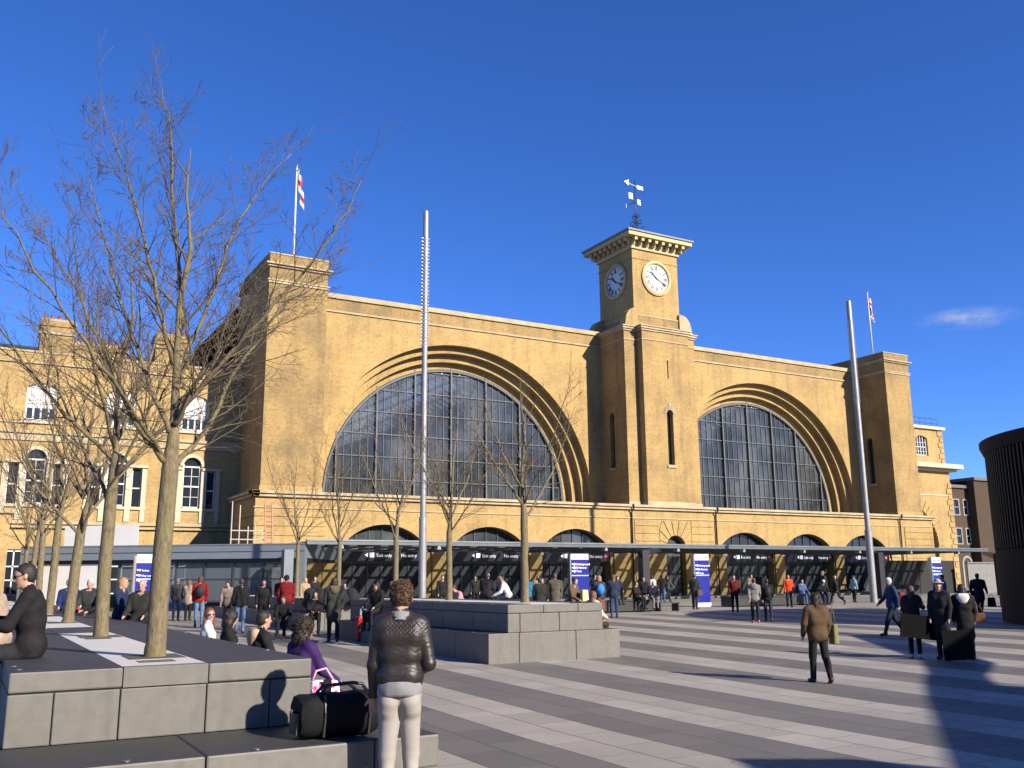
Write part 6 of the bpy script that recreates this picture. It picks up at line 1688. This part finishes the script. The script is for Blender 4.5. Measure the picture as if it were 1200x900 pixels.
# centre, by the middle planter
P(20.2, 32.0, .26, -33, 1.80, 'man in a long brownish grey overcoat seen from behind below the blue totem', top=(.11,.095,.075), bot=(.02,.02,.022), pose='stand', long=.42, width=1.1, haircol=(.10,.07,.045))
P(18.4, 30.2, .23, -20, 1.68, 'person in a dark green parka standing left of the long overcoat man', top=(.03,.03,.025), bot=BLK, pose='stand', long=.15, hair='short')
P(19.3, 31.5, .24, 150, 1.66, 'person in black facing the camera just left of the long overcoat man', top=BLK, bot=BLK, pose='stand', hair='bob')
P(12.95, 18.9, .12, -75, 1.60, 'auburn haired woman in a cream coat seated on the middle planter ledge', top=(.66,.60,.44), bot=(.05,.03,.025), pose='sit', seat=.60, hair='long', haircol=(.16,.06,.03), fem=True, lean=4, long=.12, res=.018)
P(15.75, 24.0, .17, 200, 1.66, 'woman in an olive jacket and jeans sitting with a yellow paper bag', top=(.12,.09,.05), bot=JEAN, pose='sit', seat=.85, hair='bun', fem=True, haircol=(.05,.025,.015), lean=8)
bagmesh('yellow_paper_bag', 15.98, 23.7, 1.18, .26, .14, .34, (.62,.50,.25), 'pale yellow paper bag on the lap of the olive jacket woman', rz=10)
P(20.35, 29.2, .23, -20, 1.74, 'person wearing a bright blue backpack above a brown skirt, back to the camera', top=(.05,.045,.07), bot=(.20,.07,.04), pose='stand', skirt=.45, hair='bob', haircol=(.35,.2,.1), fem=True, pack=(.04,.22,.55), packlabel='bright blue backpack worn over a dark jacket behind the planter corner')
P(23.3, 32.4, .26, -30, 1.76, 'brown haired person in a navy jacket and jeans with a white side stripe', top=(.03,.04,.07), bot=(.03,.06,.14), pose='stand', hair='long', haircol=(.13,.07,.03), long=.05)
P(26.4, 36.4, .30, 165, 1.70, 'pink scarfed person in dark clothes seated highest on the long black bench', top=NAV, bot=(.05,.04,.035), pose='sit', seat=.80, hair='bob', collar=(.45,.10,.14), fem=True)
P(25.3, 36.6, .30, 175, 1.66, 'person in black seated at the left end of the long black bench', top=BLK, bot=BLK, pose='sit', seat=.56)
P(27.6, 36.6, .30, 200, 1.66, 'person in charcoal seated fourth along the long black bench with long dark hair', top=(.025,.02,.02), bot=BLK, pose='sit', seat=.56, hair='long', fem=True)
P(28.3, 36.9, .30, 150, 1.62, 'person in a black coat with pale trousers standing behind the bench end', top=BLK, bot=(.35,.3,.25), pose='stand', hair='bun')
P(28.35, 36.3, .30, 160, 1.70, 'bald man in navy seated at the right end of the long black bench', top=(.015,.018,.035), bot=(.20,.19,.18), pose='sit', seat=.56, hair=None, lean=10)
P(15.31, 27.0, .20, 60, 1.62, 'brown haired person in a white top leaning left behind the middle planter', top=(.72,.70,.68), bot=DJ, pose='sit', seat=1.0, hair='long', haircol=(.18,.09,.04), lean=28, fem=True)
P(15.6, 29.2, .22, -50, 1.68, 'person in black with a white and dark cap seated left of the white top', top=BLK, bot=BLK, pose='sit', seat=1.0, hat=('cap', (.3,.3,.32)), lean=15)
P(13.23, 26.3, .18, 100, 1.60, 'person in a pink top bending low between the first two middle planter trees', top=(.55,.30,.28), bot=BLK, pose='sit', seat=.75, hair='short', haircol=(.06,.02,.015), lean=25)
P(18.9, 39.5, .34, 170, 1.74, 'person in black standing left of the second middle planter tree', top=BLK, bot=BLK, pose='stand')
P(22.0, 42.2, .37, 150, 1.72, 'person in a dark hooded coat under the canopy left of the first middle tree', top=(.03,.03,.03), bot=BLK, pose='stand', hat=('hood', (.03,.03,.03)))
P(24.0, 43.0, .38, -20, 1.72, 'man in black walking in to the doors behind the planter, holding a pale folder', top=BLK, bot=BLK, pose='walk')
P(25.8, 42.5, .37, 160, 1.66, 'person with a rucksack and beige top by the doors behind the white top person', top=(.30,.24,.18), bot=BLK, pose='stand', hair='bob')
P(20.6, 34.8, .28, -30, 1.70, 'person in a turquoise blue coat just left of the first middle planter tree', top=(.02,.16,.32), bot=BLK, pose='stand', hair='short')
P(17.4, 41.5, .36, -160, 1.70, 'person in a white shirt and dark jacket behind the right of the steel mast', top=(.10,.09,.09), bot=BLK, pose='stand')
# left centre
P(9.10, 26.04, .18, -15, 1.76, 'woman in a long grey green parka with brown fur hood, back turned', top=(.045,.045,.042), bot=BLK, pose='stand', long=.30, width=1.18, hair='bob', haircol=(.05,.02,.02), hat=('hooddown', (.13,.10,.065)), fem=True, res=.018)
P(9.75, 24.4, .16, 120, 1.66, 'dark haired person in black seated behind the leather jacket man, white logo on chest', top=(.02,.018,.02), bot=BLK, pose='sit', seat=.80, hair='bob', haircol=(.04,.015,.01), lean=5, res=.02)
P(9.79, 33.0, .26, -15, 1.80, 'man in a deep red jacket and black woolly hat standing with his back turned', top=(.17,.012,.016), bot=(.02,.02,.022), pose='stand', hat=('beanie', (.012,.012,.012)), width=1.12, long=.05)
P(7.74, 31.0, .24, -5, 1.70, 'man in a black jacket and blue jeans standing back turned beside seated group', top=BLK, bot=(.12,.2,.34), pose='stand', hair='short', haircol=(.07,.05,.035))
P(8.63, 31.6, .25, 160, 1.70, 'person in black looking down between the jeans man and the red jacket', top=BLK, bot=BLK, pose='stand', hair='short', haircol=(.03,.02,.015), nod=18)
P(9.07, 27.6, .21, 165, 1.62, 'small person in a dark jacket facing the camera with clasped hands in the group', top=(.02,.018,.018), bot=BLK, pose='sit', seat=.50, hair='bob', arms=[(20,60,.05,-.4),(20,60,.05,-.4)])
P(8.35, 28.2, .21, 150, 1.66, 'person in black seated low among the coats left of the clasped hands person', top=BLK, bot=BLK, pose='sit', seat=.42, hair='short', lean=20)
P(7.95, 33.5, .28, 150, 1.62, 'person with a white strap crossing a beige top, bending, left of the jeans man', top=(.30,.22,.17), bot=BLK, pose='stand', hair='bun', lean=14, collar=(.6,.58,.55))
P(7.38, 35.38, .29, -12, 1.78, 'man in blue jeans and a red top with a dark sleeveless vest, back turned', top=(.28,.02,.02), bot=(.13,.22,.33), pose='stand', hair='bob', haircol=(.12,.05,.03), pack=(.03,.03,.035), packlabel='dark backpack on the red top man in blue jeans')
P(7.55, 40.5, .35, -20, 1.66, 'person in a dark grey coat standing just left of the beige coat', top=(.05,.05,.055), bot=DJ, pose='stand', haircol=(.2,.14,.1))
P(7.95, 40.2, .35, -30, 1.60, 'woman in a beige coat and black leggings standing by the nearest trunk', top=(.45,.33,.24), bot=BLK, pose='stand', hair='long', haircol=(.2,.1,.05), long=.2, fem=True)
P(11.0, 37.8, .34, 170, 1.68, 'person in black standing near the fourth planter tree before the glass', top=BLK, bot=BLK, pose='stand')
P(12.2, 38.5, .34, 190, 1.66, 'blonde person in a tan coat right of the farthest planter tree', top=(.36,.26,.15), bot=BLK, pose='stand', hair='long', haircol=(.45,.3,.12), fem=True)
P(14.4, 44.0, .39, 180, 1.70, 'person in a dark red scarf and black coat before the first doors', top=BLK, bot=BLK, pose='stand', collar=(.3,.03,.04))
P(16.4, 45.4, .40, 160, 1.66, 'person in grey seated low before the first doors left of the steel mast', top=(.14,.13,.13), bot=BLK, pose='sit', seat=.5)
# seated along the near planter ledge
LZ = .60
P(3.32, 15.2, 0, -100, 1.62, 'woman in a white top, red hair and sunglasses looking over the near planter edge', top=(.72,.72,.72), bot=DJ, pose='sit', seat=LZ, hair='long', haircol=(.17,.05,.02), fem=True, turn=-72, res=.015, faceit=True, glasses=(.10,.02,.16))
P(3.28, 13.7, 0, -100, 1.60, 'person with long black hair and a black coat seated beside the sunglasses woman', top=BLK, bot=BLK, pose='sit', seat=LZ, hair='curly', haircol=(.012,.01,.01), fem=True, turn=20, res=.018)
P(3.24, 11.9, 0, -90, 1.68, 'dark haired man with a beige fleece collar and black coat seated on the ledge', top=(.02,.018,.018), bot=BLK, pose='sit', seat=LZ, hair='short', haircol=(.02,.012,.01), turn=10, res=.015, hat=('hooddown', (.50,.36,.24)), width=1.08, faceit=True)
P(3.18, 10.75, 0, -95, 1.50, 'person in black bending low with a grey striped scarf between the seated pair', top=(.03,.03,.045), bot=BLK, pose='sit', seat=LZ-.12, hair='short', haircol=(.015,.012,.012), lean=18, res=.015, collar=(.30,.29,.30))
P(3.12, 9.85, 0, -70, 1.60, 'curly dark haired woman in a purple jumper seated by the floral bag', top=(.05,.022,.115), bot=(.03,.02,.03), pose='sit', seat=LZ, hair='curly', haircol=(.025,.017,.012), fem=True, tufts=900, turn=-10, res=.014, hands=True, arms=[(16,42,.08,-.2),(30,30,.08,-.1)])
# seated on the near planter top, at the left
P(.60, 9.9, 0, 78, 1.72, 'dark haired man in glasses and black jacket seated on the near planter top', top=(.012,.012,.014), bot=(.03,.03,.04), pose='sit', seat=1.12, hair='short', haircol=(.02,.012,.008), res=.013, faceit=True, glasses=(.01,.01,.01), hands=True, lean=6, nod=6, turn=12, arms=[(30,62,.1),(34,66,.12)])
P(.36, 11.3, 0, 60, 1.64, 'blonde person in a beige knitted coat behind the glasses man', top=(.40,.31,.22), bot=(.05,.04,.04), pose='sit', seat=1.12, hair='bob', haircol=(.5,.35,.18), lean=14, res=.018, fem=True)
for (x, y, f, tp, hr, hcol, ht, lb) in [
    (1.60, 29.0, -60, (.50,.38,.33), 'short', (.06,.03,.02), None, 'dark haired man in a pale pink shirt seated between the far left trunks'),
    (2.35, 26.6, 170, (.015,.03,.10), 'short', (.3,.3,.3), ('beanie', (.25,.25,.27)), 'person in a navy coat and grey woolly hat seated behind the fourth trunk'),
    (2.60, 24.4, 150, (.05,.05,.05), 'short', (.6,.55,.5), None, 'grey haired person with bare folded arms seated right of the third trunk'),
    (2.66, 22.6, 100, (.015,.015,.017), 'short', (.02,.02,.02), ('beanie', (.50,.02,.03)), 'person in black with a bright red woolly hat seated on the planter'),
    (2.72, 20.2, -120, (.02,.03,.07), 'long', (.35,.2,.09), None, 'fair long haired woman in navy seated on the planter left of the second trunk'),
    (2.98, 19.4, 150, (.025,.022,.022), None, (.3,.2,.1), None, 'bald man in a black jumper facing the camera right of the second trunk')]:
    P(x, y, gz(y)*.6, f, 1.70, lb, top=tp, bot=BLK, pose='sit', seat=1.06 - gz(y)*.6 if x < 2.9 else .95, hair=hr, haircol=hcol, hat=ht, group='people seated on the near planter', faceit=True, res=.02)
pk = MB(); pk.box(2.2, 2.5, 25.2, 25.5, 1.15, 1.28); tag(pk.build('pink_pouch', cloth('pinkred', (.6,.04,.08)), bevel=.02), 'small pink red pouch lying on the planter beside the fourth trunk', 'pouch')
